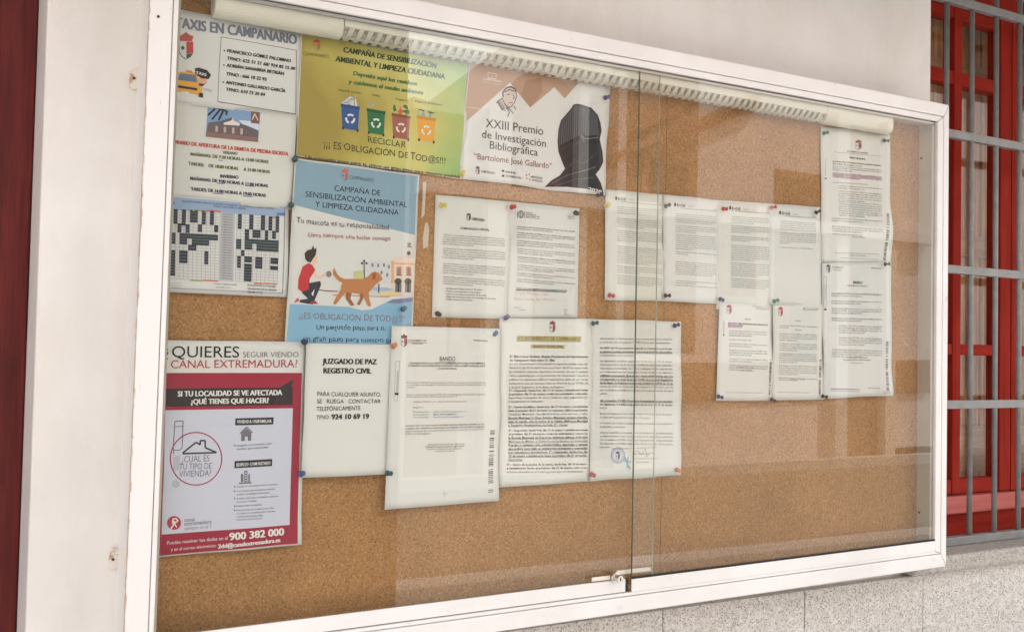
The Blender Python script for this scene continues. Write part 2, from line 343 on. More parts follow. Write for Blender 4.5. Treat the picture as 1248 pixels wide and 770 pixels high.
gr = empty('window_grille', (2.5, DW+.04, .02), label='grey painted iron grille of round bars over the red window', cat='grille')
GY = DW+.035
for i in range(13):
    x = 1.9515+.0990*i
    bm = bmesh.new(); cyl(bm, (x, GY, .040), (x, GY, 1.508), .0068, 14); child(frombm('bar', bm, M_iron, smooth=False), gr)
    gr.children[-1].data.polygons.foreach_set('use_smooth', [len(p.vertices) == 4 for p in gr.children[-1].data.polygons])
for z in (.0335, .3745, .7142, 1.0565, 1.3991):
    child(boxo('crossbar', WR+.0008, 3.1492, GY-.0085, GY+.0085, z-.0105, z+.0105, M_iron, bev=.0015), gr)

# ------------------------------------------------------------------ notice board case
bd = empty('notice_board', (.9, 0, 0), label='white framed glazed notice board with cork back fixed to the wall', cat='notice board')
TL, TR_, BR_, BL_ = [pt(*p) for p in ((185, -63.5), (1157, 128), (1153.3, 690), (148.5, 836.5))]
def inset(l_, t_, r_, b_): 
    return [(TL[0]+l_, TL[1]-t_), (TR_[0]-r_, TR_[1]-t_), (BR_[0]-r_, BR_[1]+b_), (BL_[0]+l_, BL_[1]+b_)]
def ringparts(nm, o, i, y0, y1, ms, bev=.0012, gap=.0009):
    for k in range(4):
        a, b_, c, d = o[k], o[(k+1) % 4], i[(k+1) % 4], i[k]
        u = Vector((b_[0]-a[0], b_[1]-a[1])).normalized()*gap
        p = [(a[0]+u.x, a[1]+u.y), (b_[0]-u.x, b_[1]-u.y), (c[0]-u.x, c[1]-u.y), (d[0]+u.x, d[1]+u.y)]
        child(prismo(nm, p, y0, y1, ms[k], bev=bev), bd)
o0, o1 = inset(0, 0, 0, 0), inset(.0335, .0295, .0175, .0300)
ringparts('frame_rail', o0, o1, 0, DC+.006, [M_paint, M_paint, M_paint, M_chip], bev=.0022)
# back box between the front rails and the wall, slightly set in on the other three sides
ringparts('case_side', inset(.0008, .004, .004, .004), inset(.022, .022, .022, .022), DC+.0062, DW+.001, [M_paint, M_paint, M_paint, M_chip], bev=0)
o2, o3 = inset(.0347, .0307, .0187, .0312), inset(.0418, .0435, .0372, .0372)
ringparts('frame_lip', o2, o3, .0015, .010, [M_paint]*4)
prismo('shadow_gap', inset(.033, .029, .017, .029), .0535+.0005, .0538, M_dark)  if False else None
# lining of the case: right, left, top and bottom inner faces
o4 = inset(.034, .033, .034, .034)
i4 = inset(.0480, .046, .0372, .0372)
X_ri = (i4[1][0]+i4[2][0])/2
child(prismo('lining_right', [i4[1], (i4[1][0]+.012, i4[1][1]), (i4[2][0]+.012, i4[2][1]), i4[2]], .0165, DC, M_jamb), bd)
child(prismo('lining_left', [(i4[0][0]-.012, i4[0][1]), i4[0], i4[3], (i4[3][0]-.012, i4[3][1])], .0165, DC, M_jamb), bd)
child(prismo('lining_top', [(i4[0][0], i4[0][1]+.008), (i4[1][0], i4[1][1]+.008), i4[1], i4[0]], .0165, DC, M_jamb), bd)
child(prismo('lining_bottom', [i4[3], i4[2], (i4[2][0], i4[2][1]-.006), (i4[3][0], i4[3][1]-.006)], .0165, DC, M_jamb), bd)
for k, yy in enumerate((.0145, .0125, .0065, .0045)):      # bright edge strip and darker glazing channel on the right jamb
    pass
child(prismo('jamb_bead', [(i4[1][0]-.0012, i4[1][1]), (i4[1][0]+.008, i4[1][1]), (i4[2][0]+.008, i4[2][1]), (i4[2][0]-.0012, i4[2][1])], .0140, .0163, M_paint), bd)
# upper track: four thin fins hanging from the head
for k in range(4):
    y = .0105+.0035*k-.0015; d_ = .0035+.0022*k*0
    a, b_ = i4[0], i4[1]
    child(prismo('track_fin', [(a[0]-.002, a[1]+.001), (b_[0]+.008, b_[1]+.001), (b_[0]+.008, b_[1]-d_), (a[0]-.002, a[1]-d_)], y, y+.0009, M_paint if k % 2 else M_alu), bd)
cork = child(prismo('cork_panel', inset(.030, .03, .030, .030), DC, DC+.0055, M_cork), bd)
jx, jz = pt(805, 650, DC); child(boxo('cork_joint', jx-.0004, jx+.0004, DC-.0002, DC+.001, .05, 1.04, M_dark), bd)
# screws
def screw(px, py, y, axis):
    x, z = pt(px, py, y); bm = bmesh.new()
    cyl(bm, (x, y, z), (x+axis[0]*.002, y+axis[1]*.002, z), .0022, 10); child(frombm('screw', bm, M_screw), bd)
def jscrew(px, py):      # on the right lining: solve for the depth where the ray meets the plane x = X_ri
    v = FWD + RIGHT*((px-624)/F) - UP*((py-385)/F); t = (X_ri-CX)/v.x
    bm = bmesh.new(); p = (X_ri-.0012, CY+v.y*t, CZ+v.z*t); cyl(bm, p, (X_ri+.003, p[1], p[2]), .0028, 10); child(frombm('screw', bm, M_screw), bd)
jscrew(1123, 193); jscrew(1120.5, 624)
screw(193, 20.5, -.0009, (0, 1)); 
# glass: right pane in the front channel, left pane behind it
gx, gz = pt(765, 400, .005); XS = .9035
zt, zb = i4[1][1]+.004, .0585
child(boxo('glass_pane', XS, i4[1][0]+.006, .0040, .0075, .045, min(i4[0][1], i4[1][1])+.006, M_glass), bd)
child(boxo('glass_pane', i4[0][0]-.006, .9560, .0102, .0137, .040, min(i4[0][1], i4[1][1])+.006, M_glass), bd)
child(boxo('pane_edge', XS-.0008, XS-.0001, .0040, .0075, .0605, min(i4[0][1], i4[1][1])+.001, M_glassedge), bd)
child(boxo('pane_edge', .9561, .9565, .0102, .0137, .0605, min(i4[0][1], i4[1][1])+.001, M_glassedge2), bd)
def zline(pts, x):         # straight line through two pixel points at depth 0
    (ax, az), (bx, bz) = pts; return az+(bz-az)*(x-ax)/(bx-ax)
# bottom: right half front cover band, left half sliding rail set back in its track
bl = lambda x: zline((BL_, BR_), x)
xl_, xr_ = BL_[0]+.0460, BR_[0]-.0376
e = .889
child(prismo('sill_cover', [(e+.012, bl(e)+.0375), (xr_, bl(xr_)+.0375), (xr_, bl(xr_)+.0615), (e+.012, bl(e)+.0615)], .0012, .0038, M_paint, bev=.0008), bd)
child(prismo('gasket', [(e+.013, bl(e)+.0617), (xr_, bl(xr_)+.0617), (xr_, bl(xr_)+.0655), (e+.013, bl(e)+.0655)], .0018, .0037, M_dark), bd)
child(prismo('sliding_rail', [(xl_-.008, bl(xl_)+.0385), (e, bl(e)+.0385), (e, bl(e)+.0625), (xl_-.008, bl(xl_)+.0625)], .0052, .0100, M_paint, bev=.0008), bd)
child(prismo('track_gap', [(xl_-.006, bl(xl_)+.0374), (e+.0118, bl(e)+.0374), (e+.0118, bl(e)+.0610), (xl_-.006, bl(xl_)+.0610)], .0139, .0160, M_dark), bd)
M_lug = grained('rusty_chipped_plate', (.70, .65, .58), (.45, .32, .22), nscale=90, rough=.7, bs=.4, lo=.52, hi=.62)
# wall fixing lugs
for (px, py), h_, w_ in (((164.5, 96), .017, .0075), ((138.5, 681), .016, .006)):
    x, z = pt(px, py, DW-.008)
    pts = [(x-w_, z-h_*.7), (x-w_*.2, z-h_), (x+w_*1.2, z-h_*.8), (x+w_*1.4, z+h_*.9), (x, z+h_), (x-w_*.9, z+h_*.6)]
    lug = child(prismo('fixing_lug', pts, DW-.009, DW+.001, M_lug, bev=.001), bd)
    bm = bmesh.new(); cyl(bm, (x-w_*.2, DW-.0105, z), (x-w_*.2, DW-.008, z), .0022, 8); q = frombm('screw', bm, M_screw); q.parent = lug
# lock
M_steel = mat('steel', (.62, .60, .57), .22, 1.)
lk = bmesh.new(); lx, lz = pt(757, 705.5, -.017); lx0, lz0 = lx-.001, lz
cyl(lk, (lx0, -.017, lz0), (lx0, .004, lz0), .0066, 24); lock = child(frombm('lock', lk, M_steel, bev=.0006), bd)
bm = bmesh.new(); cyl(bm, (lx0, -.003, lz0), (lx0, .0012, lz0), .0094, 24); q = frombm('collar', bm, M_steel, bev=.0006); q.parent = lock
bm = bmesh.new(); box(bm, lx0-.0009, lx0+.0009, -.0178, -.0172, lz0-.0032, lz0+.0032); q = frombm('keyhole', bm, M_dark); q.parent = lock
M_bar = mat('lock_bar_metal', (.72, .68, .62), .3, .6)
a = pt(721, 709.5, .003); q = boxo('lock_bar', a[0], lx0-.010, .0020, .0042, lz0-.0035, lz0+.0040, M_bar, bev=.0005); q.parent = lock
q = boxo('lock_bar', lx0+.013, .956, .0142, .0160, lz0+.0005, lz0+.0085, M_bar, bev=.0005); q.parent = lock

# ------------------------------------------------------------------ strip light inside the head of the case
M_cover = mat('cream_light_housing', (.68, .665, .57), .35)
M_louvre = mat('louvre_cream', (.52, .50, .42), .5)
M_tube = mat('white_tube', (.75, .75, .72), .25)
yL = .034; rad = .0175
xa, za = pt(259, 22, yL); xb, zb_ = pt(1068, 162.5, yL)
za += .0; 
def zc(x): return za+(zb_-za)*(x-xa)/(xb-xa)     # underside
xe0 = pt(415, 46, yL)[0]; xe1 = pt(1001, 146, yL)[0]; xb2 = pt(1082, 158, yL)[0]
TOPL = .058
def profile(full=True, n_=12, rr=rad, cut=.0):
    """(dy, dz above underside) of the U shaped housing"""
    pr = [(yL+rr, TOPL)]+[(yL+rr*math.cos(a), rad+rr*-math.sin(a)) for a in np.linspace(0, math.pi, n_)]+[(yL-rr, TOPL)]
    return pr
def extr(nm, prof, x0, x1, m, parent=None, close=True, nseg=1, smooth=True):
    k = len(prof); V = []; Fc = []
    for i in range(nseg+1):
        x = x0+(x1-x0)*i/nseg
        V += [(x, y, zc(x)+dz) for y, dz in prof]
    for i in range(nseg):
        for j in range(k if close else k-1):
            a, b_ = i*k+j, i*k+(j+1) % k; Fc.append((a, a+k, b_+k, b_))
    if close: Fc += [tuple(range(k)), tuple(range(nseg*k, nseg*k+k))[::-1]]
    return mesh(nm, V, Fc, m, parent, smooth=False)
sl_ = empty('strip_light', (.9, yL, 1.0), label='cream fluorescent strip light with slatted louvre under the frame head', cat='strip light')
for a, b_ in ((xa, xe0), (xe1, xb2)):
    c = child(extr('end_cover', profile(), a, b_, M_cover), sl_)
    bv = c.modifiers.new('b', 'BEVEL'); bv.width = .003; bv.segments = 3
sh_prof = [(yL+rad, TOPL), (yL+rad, .0155), (yL+rad-.002, .0140), (yL-rad+.002, .0175), (yL-rad, .0185), (yL-rad, TOPL)]
child(extr('housing', sh_prof, xe0+.001, xe1-.001, M_cover), sl_)
bm = bmesh.new(); cyl(bm, (xe0, yL, zc(xe0)+.0115), (xe1, yL, zc(xe1)+.0115), .0070, 12); child(frombm('tube', bm, M_tube, smooth=True), sl_)
finp = [(yL+rad, .0150)]+[(yL+rad*math.cos(a), rad-rad*math.sin(a)) for a in np.linspace(.15, math.pi-.1, 10)]+[(yL-rad, .0180)]
V = []; k = len(finp)
for dx, sl2_ in ((0, 0), (.0085, 0)): V += [(dx+.35*(dz), y, dz) for y, dz in finp]
Fc = [(j, j+k, (j+1) % k+k, (j+1) % k) for j in range(k)]+[tuple(range(k)), tuple(range(k, 2*k))[::-1]]
me = bpy.data.meshes.new('louvre_blade'); me.from_pydata(V, [], Fc); me.materials.append(M_louvre)
x = xe0+.004
while x < xe1-.012:
    o = bpy.data.objects.new('louvre_blade', me); o.location = (x-sl_.location.x, -sl_.location.y, zc(x)-sl_.location.z)
    COL.objects.link(o); o.parent = sl_; x += .0165
bm = bmesh.new(); q = extr('louvre_rim', [(yL-rad*.62, .0036), (yL-rad*.35, .0012), (yL-rad*.30, .0022), (yL-rad*.57, .0046)], xe0, xe1, M_louvre); bm.free(); child(q, sl_)

# ------------------------------------------------------------------ lettering: every glyph is meshed once, then laid out
CH = "ABCDEFGHIJKLMNÑOPQRSTUVWXYZabcdefghijklmnñopqrstuvwxyzÁÉÍÓÚáéíóú0123456789.,:;-/()@¡!¿?\"'ºª&•“”<>"
def bake(tag, offset, res):
    objs = []
    def mk(s):
        c = bpy.data.curves.new('g', 'FONT'); c.body = s; c.size = 1; c.offset = offset; c.resolution_u = res; c.fill_mode = 'FRONT'
        o = bpy.data.objects.new('g', c); COL.objects.link(o); objs.append(o); return o
    base = mk('H'); sp = mk('H H'); hh = mk('HH'); ch = [(c, mk(c), mk(c+'H')) for c in CH]
    bpy.context.view_layer.update(); dg = bpy.context.evaluated_depsgraph_get()
    def get(o):
        ev = o.evaluated_get(dg); me = ev.to_mesh(); n = len(me.vertices)
        co = np.zeros(n*3); me.vertices.foreach_get('co', co); co = co.reshape(-1, 3)[:, :2].copy()
        f = [tuple(p.vertices) for p in me.polygons]; ev.to_mesh_clear(); return co, f
    hb, _ = get(base); hx = hb[:, 0].max(); cap = hb[:, 1].max()
    G = {'cap': cap, ' ': (None, None, get(sp)[0][:, 0].max()-get(hh)[0][:, 0].max())}
    for c, a, b_ in ch:
        co, f = get(a)
        G[c] = (co, f, get(b_)[0][:, 0].max()-hx)
    for o in objs:
        c = o.data; bpy.data.objects.remove(o); bpy.data.curves.remove(c)
    return G
FONT = {'reg': bake('r', 0, 3), 'bold': bake('b', .010, 3), 'thin': bake('t', -.012, 3), 'tiny': bake('y', .006, 1), 'tinyb': bake('z', .020, 1)}

class Paper:
    dup = False
    def __init__(s, nm, label, quad, base=.002, group=None, cat='notice', waves=None, lifts=(), col=PAPER, seed=0, edge=0., bow=.0012, mt=None):
        s.base = base; s.lifts = lifts; s.pr = {}; s.pics = []; s.rn = random.Random(seed*13+5); s.bow = bow
        s.q = [pt(x, y, DC-base) for x, y in quad]; s.quad = quad
        s.wv = [(s.rn.uniform(15, 42), s.rn.uniform(-16, 16), s.rn.uniform(0, 6.3), s.rn.uniform(.0002, .0007)) for _ in range(4)]
        s.lf = [(pt(x, y, DC-base), r_, h_) for (x, y), r_, h_ in lifts]
        W_ = math.dist(s.q[0], s.q[1]); H_ = math.dist(s.q[0], s.q[3]); s.W, s.H = W_, H_
        for u_, v_ in ((s.rn.uniform(.35, .65), 1), (s.rn.choice((0, 1)), s.rn.uniform(.3, .75)), (s.rn.uniform(.3, .7), 0)):
            s.lf.append((s.uv(u_, v_), s.rn.uniform(.05, .08), s.rn.uniform(.0015, .0042)))
        nu, nv = max(4, round(W_/.012)), max(4, round(H_/.012)); V = []; rim = []
        e1, e2 = s.rn.uniform(0, 6), s.rn.uniform(0, 6)
        for j in range(nv+1):
            for i in range(nu+1):
                u, v = i/nu, j/nv; X, Z = s.uv(u, v)
                if edge:
                    X += edge*math.sin(v*9+e1)*(u-.5)*2*math.sin(math.pi*v); Z += edge*math.sin(u*8+e2)*(.5-v)*2*math.sin(math.pi*u)
                V.append((X, s.y(X, Z), Z))
        n0 = len(V); idx = lambda i, j: j*(nu+1)+i
        Fc = [(idx(i, j), idx(i, j+1), idx(i+1, j+1), idx(i+1, j)) for j in range(nv) for i in range(nu)]
        rim = [idx(i, 0) for i in range(nu)]+[idx(nu, j) for j in range(nv)]+[idx(i, nv) for i in range(nu, 0, -1)]+[idx(0, j) for j in range(nv, 0, -1)]
        V += [(x, y+.0003, z) for x, y, z in V]
        Fc += [tuple(a+n0 for a in f[::-1]) for f in Fc[:nu*nv]]
        Fc += [(a, b_, b_+n0, a+n0) for a, b_ in zip(rim, rim[1:]+rim[:1])]
        if mt is None:
            tone = s.rn.uniform(.955, 1.03); mt = mat('paper', (col[0]*tone, col[1]*tone, col[2]*tone*s.rn.uniform(.955, 1.01)), .62, 0, .35)
        s.o = mesh(nm, V, Fc, mt, label=label, cat=cat, group=group); s.o.data.polygons.foreach_set('use_smooth', [i < nu*nv for i in range(len(s.o.data.polygons))])
    def uv(s, u, v):
        a, b_, c, d = s.q; return tuple((a[k]*(1-u)+b_[k]*u)*(1-v)+(d[k]*(1-u)+c[k]*u)*v for k in (0, 1))
    def y(s, X, Z, layer=0):
        d = s.base
        for kx, kz, ph, am in s.wv: d += am*(1+math.sin(kx*X+kz*Z+ph))
        for (lx, lz), r_, h_ in s.lf:
            t = math.hypot(X-lx, Z-lz)/r_
            if t < 1: d += h_*(1-t)**2*(1+2*t)*.9
        return DC-d-layer*.00022
    def p(s, x, y): return pt(x, y, DC-s.base)
    def add(s, nm, V, Fc, m, layer):
        k = (nm, m.name); e = s.pr.setdefault(k, ([], [], m)); n0 = len(e[0])
        e[0].extend((X, s.y(X, Z, layer), Z) for X, Z in V); e[1].extend(tuple(a+n0 for a in f) for f in Fc)
    def text(s, t, x0, y0, x1, y1, cap, m, font='reg', layer=3, nm='lettering', wob=0., shear=0., outline=None):
        """baseline from pixel (x0, y0) to (x1, y1), cap height in photo pixels, drawn on the sheet"""
        if font == 'bold' and not s.dup:      # a second, slightly shifted impression makes the stroke heavier
            s.dup = True; dx = cap*.05; st = s.rn.getstate(); s.text(t, x0-dx, y0, x1-dx, y1, cap, m, font, layer, nm, wob, shear)
            s.rn.setstate(st); s.text(t, x0+dx, y0, x1+dx, y1, cap, m, font, layer+.3, nm, wob, shear); s.dup = False; return
        G = FONT[font]; A = s.p(x0, y0); B = s.p(x1, y1); T_ = s.p(x0, y0-cap)
        hgt = math.dist(A, T_)/G['cap']; ux, uz = B[0]-A[0], B[1]-A[1]; L = math.hypot(ux, uz); ux /= L; uz /= L
        tot = sum(G[c][2] if c in G else .3 for c in t) or 1; sx = L/tot; X = 0; V = []; Fc = []
        for c in t:
            g = G.get(c)
            if g is None: X += .3; continue
            co, f, ad = g
            if co is not None:
                n0 = len(V); dz = s.rn.uniform(-1, 1)*wob; sc = 1+s.rn.uniform(-1, 1)*wob*1.5; sh_ = shear+s.rn.uniform(-1, 1)*wob*1.5
                for a, b_ in co:
                    if wob: a = a+wob*.35*math.sin(b_*9+n0); b_ = (b_+wob*.3*math.sin(a*11+n0))*sc+dz
                    q = (X+a+sh_*b_)*sx; h = b_*hgt
                    V.append((A[0]+ux*q-uz*h, A[1]+uz*q+ux*h))
                Fc += [tuple(i+n0 for i in fa) for fa in f]
            X += ad
        if V: s.add(nm, V, Fc, m, layer)
    def poly(s, pts, m, layer=1, nm='printed_shape', world=False):
        P = pts if world else [s.p(x, y) for x, y in pts]
        xs = [a for a, _ in P]; zs = [b_ for _, b_ in P]; w_, h_ = max(xs)-min(xs), max(zs)-min(zs)
        bm = bmesh.new(); bm.faces.new([bm.verts.new((a, 0, b_)) for a, b_ in P]); bm.normal_update()
        st = .012
        if len(P) > 4: bmesh.ops.triangulate(bm, faces=bm.faces)
        for n_, lo, ext in (((1, 0, 0), min(xs), w_), ((0, 0, 1), min(zs), h_)):
            for i in range(1, int(ext/st)+1):
                co = (lo+i*st, 0, 0) if n_[0] else (0, 0, lo+i*st)
                bmesh.ops.bisect_plane(bm, geom=bm.verts[:]+bm.edges[:]+bm.faces[:], plane_co=co, plane_no=n_)
        bm.verts.index_update(); V = [(v.co.x, v.co.z) for v in bm.verts]; Fc = [tuple(v.index for v in f.verts) for f in bm.faces]; bm.free()
        s.add(nm, V, Fc, m, layer)
    def rect(s, x0, y0, x1, y1, m, layer=1, nm='printed_shape', slope=0.):
        s.poly([(x0, y0), (x1, y0+slope*(x1-x0)), (x1, y1+slope*(x1-x0)), (x0, y1)], m, layer, nm)
    def line(s, pts, wpx, m, layer=2, nm='printed_line'):
        for (ax, ay), (bx, by) in zip(pts, pts[1:]):
            A, B = s.p(ax, ay), s.p(bx, by); L = math.dist(A, B)
            if L < 1e-6: continue
            h = math.dist(s.p(ax, ay), s.p(ax, ay+wpx))/2; nx, nz = -(B[1]-A[1])/L*h, (B[0]-A[0])/L*h
            k = max(1, int(L/.012)); V = []
            for i in range(k+1):
                t = i/k; X, Z = A[0]+(B[0]-A[0])*t, A[1]+(B[1]-A[1])*t; V += [(X+nx, Z+nz), (X-nx, Z-nz)]
            s.add(nm, V, [(2*i, 2*i+1, 2*i+3, 2*i+2) for i in range(k)], m, layer)
    def disc(s, x, y, rx, ry, m, layer=1, nm='printed_shape', n_=20):
        s.poly([(x+rx*math.cos(a), y+ry*math.sin(a)) for a in np.linspace(0, 2*math.pi, n_, endpoint=False)], m, layer, nm)
    def circle(s, x, y, rx, ry, wpx, m, layer=2, nm='printed_line', n_=40):
        s.line([(x+rx*math.cos(a), y+ry*math.sin(a)) for a in np.linspace(0, 2*math.pi, n_+1)], wpx, m, layer, nm)
    def body(s, quad, lines, m, words=None, cap=2.4, font='tiny', cpl=70, nm='body_text', bold=(), under=(), short=(), mb=None, skip=()):
        """justified paragraph lines filling a pixel quad (TL TR BR BL)"""
        (ax, ay), (bx, by), (cx_, cy__), (dx, dy) = quad; W_ = list(words or CORPUS); i = s.rn.randrange(len(W_)) if words is None else 0
        for k in range(lines):
            t = (k+1)/lines; x0, y0 = ax+(dx-ax)*t, ay+(dy-ay)*t; x1, y1 = bx+(cx_-bx)*t, by+(cy__-by)*t
            if k in skip: continue
            ln = ''
            fr = short[k] if isinstance(short, dict) and k in short else 1
            while len(ln) < cpl*fr: ln += ('' if not ln else ' ')+W_[i % len(W_)]; i += 1
            x1, y1 = x0+(x1-x0)*fr, y0+(y1-y0)*fr
            f = 'tinyb' if k in bold else font
            s.text(ln, x0, y0, x1, y1, cap, mb if (mb and k in bold) else m, f, nm=nm)
            if k in under: s.line([(x0, y0+.7), (x1, y1+.7)], .45, m)
    def done(s):
        for (nm, _), (V, Fc, m) in s.pr.items(): mesh(nm, V, Fc, m, s.o)
        return s.o
CORPUS = ("Que en uso de las atribuciones que me corresponden en virtud de la Ley 7/1985, de 2 de abril, Reguladora de las Bases de Régimen Local y vista "
 "la RESOLUCIÓN de 13 de marzo de 2020 del Vicepresidente Segundo y Consejero, por la que se adoptan medidas preventivas y recomendaciones de salud "
 "pública en Extremadura como consecuencia de la situación y evolución del coronavirus COVID-19 por este Ayuntamiento se han adoptado las siguientes "
 "medidas suspender desde hoy día 13 de marzo hasta el próximo día 31 de marzo todas las actividades culturales, deportivas, formativas, de ocio y "
 "cualquier otras organizadas por el Ayuntamiento de Campanario. Cerrar al público los siguientes edificios municipales").split()
K = ink(18, 18, 18); G1 = ink(84, 84, 82); G2 = ink(120, 120, 116); WH = mat('ink', (.72, .72, .69), .55)

def crest(p, x, y, w_, h_, red=None, grn=None, dk=None, layer=2):
    """crowned shield: x, y = top left in pixels"""
    red = red or ink(170, 70, 62); grn = grn or ink(85, 105, 90); dk = dk or ink(120, 60, 50)
    c = h_*.34
    p.poly([(x+w_*.1, y+c), (x, y+c*.45), (x+w_*.25, y+c*.3), (x+w_*.5, y), (x+w_*.75, y+c*.3), (x+w_, y+c*.45), (x+w_*.9, y+c)], dk, layer, 'crest')
    y += c*1.06; hh = h_-c*1.06
    p.poly([(x+w_*.52, y), (x+w_*.98, y), (x+w_*.98, y+hh*.62), (x+w_*.52, y+hh*.70)], red, layer, 'crest')
    p.poly([(x+w_*.52, y+hh*.72), (x+w_*.98, y+hh*.64), (x+w_*.8, y+hh*.88), (x+w_*.52, y+hh)], grn, layer, 'crest')
    p.line([(x+w_*.04, y), (x+w_*.04, y+hh*.6), (x+w_*.2, y+hh*.85), (x+w_*.5, y+hh)], max(.5, w_*.06), grn, layer, 'crest')
    p.poly([(x+w_*.12, y+hh*.36), (x+w_*.28, y+hh*.22), (x+w_*.42, y+hh*.36), (x+w_*.28, y+hh*.5)], grn, layer, 'crest')
def crestmono(p, x, y, w_, h_, c): crest(p, x, y, w_, h_, c, c, c)
def barcode(p, x0, y0, x1, y1, x2, y2, x3, y3, c):
    k = 34; R2 = random.Random(int(x0))
    for i in range(k):
        t = i/k; t2 = t+R2.uniform(.3, .75)/k
        if R2.random() < .12: continue
        L = lambda a, b_, t: a+(b_-a)*t
        p.poly([(L(x0, x3, t), L(y0, y3, t)), (L(x1, x2, t), L(y1, y2, t)), (L(x1, x2, t2), L(y1, y2, t2)), (L(x0, x3, t2), L(y0, y3, t2))], c, 2, 'barcode')

# ------------------------------------------------------------------ 1 taxi sheet, 2 hermitage hours, 3 bus timetable
P = Paper('notice', 'taxi notice with yellow cab, grey heading and boxed phone numbers, top left of the board', [(206, 9), (367.5, 42), (361.5, 145), (200, 125)], .0012, seed=1, cat='notice')
gy = ink(112, 120, 132)
P.text('TAXIS EN CAMPANARIO', 213, 34, 361.5, 55, 12.6, gy, 'bold', layer=3)
crest(P, 217, 40, 18.5, 33, ink(178, 62, 58), ink(70, 95, 72), ink(176, 82, 66))
YL, YD, BK, BW = ink(214, 158, 48), ink(196, 130, 38), ink(44, 46, 48), ink(96, 116, 130)
P.poly([(213, 105), (214, 93), (219, 88), (240, 89), (243, 99), (246, 107), (246, 119), (241, 119), (240, 116), (214, 112)], YL, 1, 'printed_taxi')
P.poly([(216, 98), (219, 90), (238, 92), (240, 101)], BW, 2, 'printed_taxi'); P.poly([(226, 86), (234, 87), (234, 90), (226, 89)], YD, 1, 'printed_taxi')
P.poly([(214, 104), (240, 108), (240, 111), (214, 107)], BK, 2, 'printed_taxi'); P.poly([(221, 112), (230, 113), (230, 116), (221, 115)], WH, 3, 'printed_taxi')
P.poly([(242, 114), (247, 114), (247, 120), (242, 119)], BK, 2, 'printed_taxi')
P.poly([(237, 84), (242, 83), (252, 86), (257, 92), (254, 97), (245, 96), (238, 91)], ink(40, 42, 46), 3, 'printed_cap'); P.text('TAXI', 238, 90.5, 251, 93.5, 3.2, WH, 'bold', 4)
P.poly([(241, 95), (252, 97), (252, 102), (246, 106), (241, 103)], ink(206, 160, 122), 2, 'printed_face'); P.poly([(242, 102), (249, 103), (247, 106), (242, 105)], ink(80, 60, 50), 3, 'printed_face')
P.line([(247, 109), (258, 111.5)], 3.2, ink(176, 178, 174))
P.line([(269, 46), (361, 62)], .6, G1); P.line([(269, 46), (264.5, 125)], .55, G1); P.line([(264.5, 125), (360, 139.5)], .9, G1); P.line([(361, 62), (360, 139.5)], .6, G1)
for t, a, b_, y0, y1 in (('FRANCISCO GÓMEZ PALOMINO', 276, 354, 64.5, 77), ('TFNO: 625 51 21 68/ 924 85 15 09', 276, 359, 73.5, 86.5), ('ADRIÁN SANABRIA BETRIÁN', 275.5, 345.5, 82, 92.5),
                         ('TFNO : 666 10 22 93', 275, 324, 92.5, 99.5), ('ANTONIO GALLARDO GARCÍA', 274.5, 347, 103, 113.5), ('TFNO. 610 73 20 84', 274.5, 322, 111.5, 118)):
    P.text(t, a, y0, b_, y1, 4.0, K, 'bold', shear=.12)
    if t[0] != 'T': P.disc(a-3, y0-2, 1, 1, K, 2, n_=8)
P.done()
P = Paper('notice', 'hermitage opening hours notice with a small photograph and red heading line', [(198, 121), (361, 141.5), (354.5, 256), (194, 243)], .0022, seed=2)
P.poly([(253, 130), (316, 138), (313.5, 174), (250.5, 167)], ink(118, 150, 182), 1, 'printed_photo')
P.poly([(290, 147), (315, 150), (314, 163), (300, 158)], ink(196, 206, 212), 2, 'printed_photo')
P.poly([(254, 150), (268, 148), (283, 143.5), (286, 149.5), (300, 154), (314, 160), (313.6, 170), (251, 164)], ink(96, 92, 92), 3, 'printed_photo')
P.poly([(272, 150.5), (283, 147), (291, 151), (291, 154), (272, 152.5)], ink(214, 206, 196), 4, 'printed_photo')
P.poly([(283, 143), (284.5, 147), (281.5, 147)], ink(196, 190, 184), 4, 'printed_photo')
for i in range(9): P.rect(257+i*5.0, 153.5+i*.55, 260+i*5.0, 160.5+i*.6, ink(176, 160, 146) if i % 2 else ink(120, 88, 76), 5, 'printed_photo')
P.poly([(251, 161), (313.5, 168.5), (313.5, 173.8), (250.6, 166.8)], ink(134, 100, 86), 6, 'printed_photo')
for a in ((262, 133, 253, 141), (268, 134, 258, 146), (272, 135, 266, 147), (276, 137, 275, 141), (264, 132, 277, 137)): P.line([(a[0], a[1]), (a[2], a[3])], 2.2, ink(44, 50, 46), 4, 'printed_photo')
P.rect(304.5, 137, 315, 151, ink(120, 84, 70), 4, 'printed_photo', .1); P.line([(306, 147), (309, 140), (313, 148)], 1.3, ink(200, 190, 180), 5, 'printed_photo')
rd = ink(186, 52, 38); gn = ink(86, 98, 52); nv = ink(46, 48, 72); bl_ = ink(76, 112, 150)
P.text('HORARIO DE APERTURA DE LA ERMITA DE PIEDRA ESCRITA', 206, 175, 350, 190.5, 4.6, rd, 'bold')
P.text('VERANO', 271, 188, 289, 189.5, 3.6, gn, 'bold')
P.text('MAÑANAS: DE 7:30 HORAS A 13:00 HORAS', 231.5, 190, 326, 199.8, 4.0, gn, 'bold'); P.text('TARDES:    DE 18:00 HORAS     A 21:00 HORAS', 229, 201.5, 328, 212, 4.0, gn, 'bold')
P.text('INVIERNO', 267.5, 217, 290, 218.6, 4.0, nv, 'bold'); P.text('MAÑANAS: DE 9:00 HORAS A 11:00 HORAS', 231, 219.6, 325.5, 229, 4.0, nv, 'bold')
P.text('TARDES: DE 16:00 HORAS A 19:00 HORAS', 232, 232.5, 323, 240.6, 4.0, nv, 'bold')
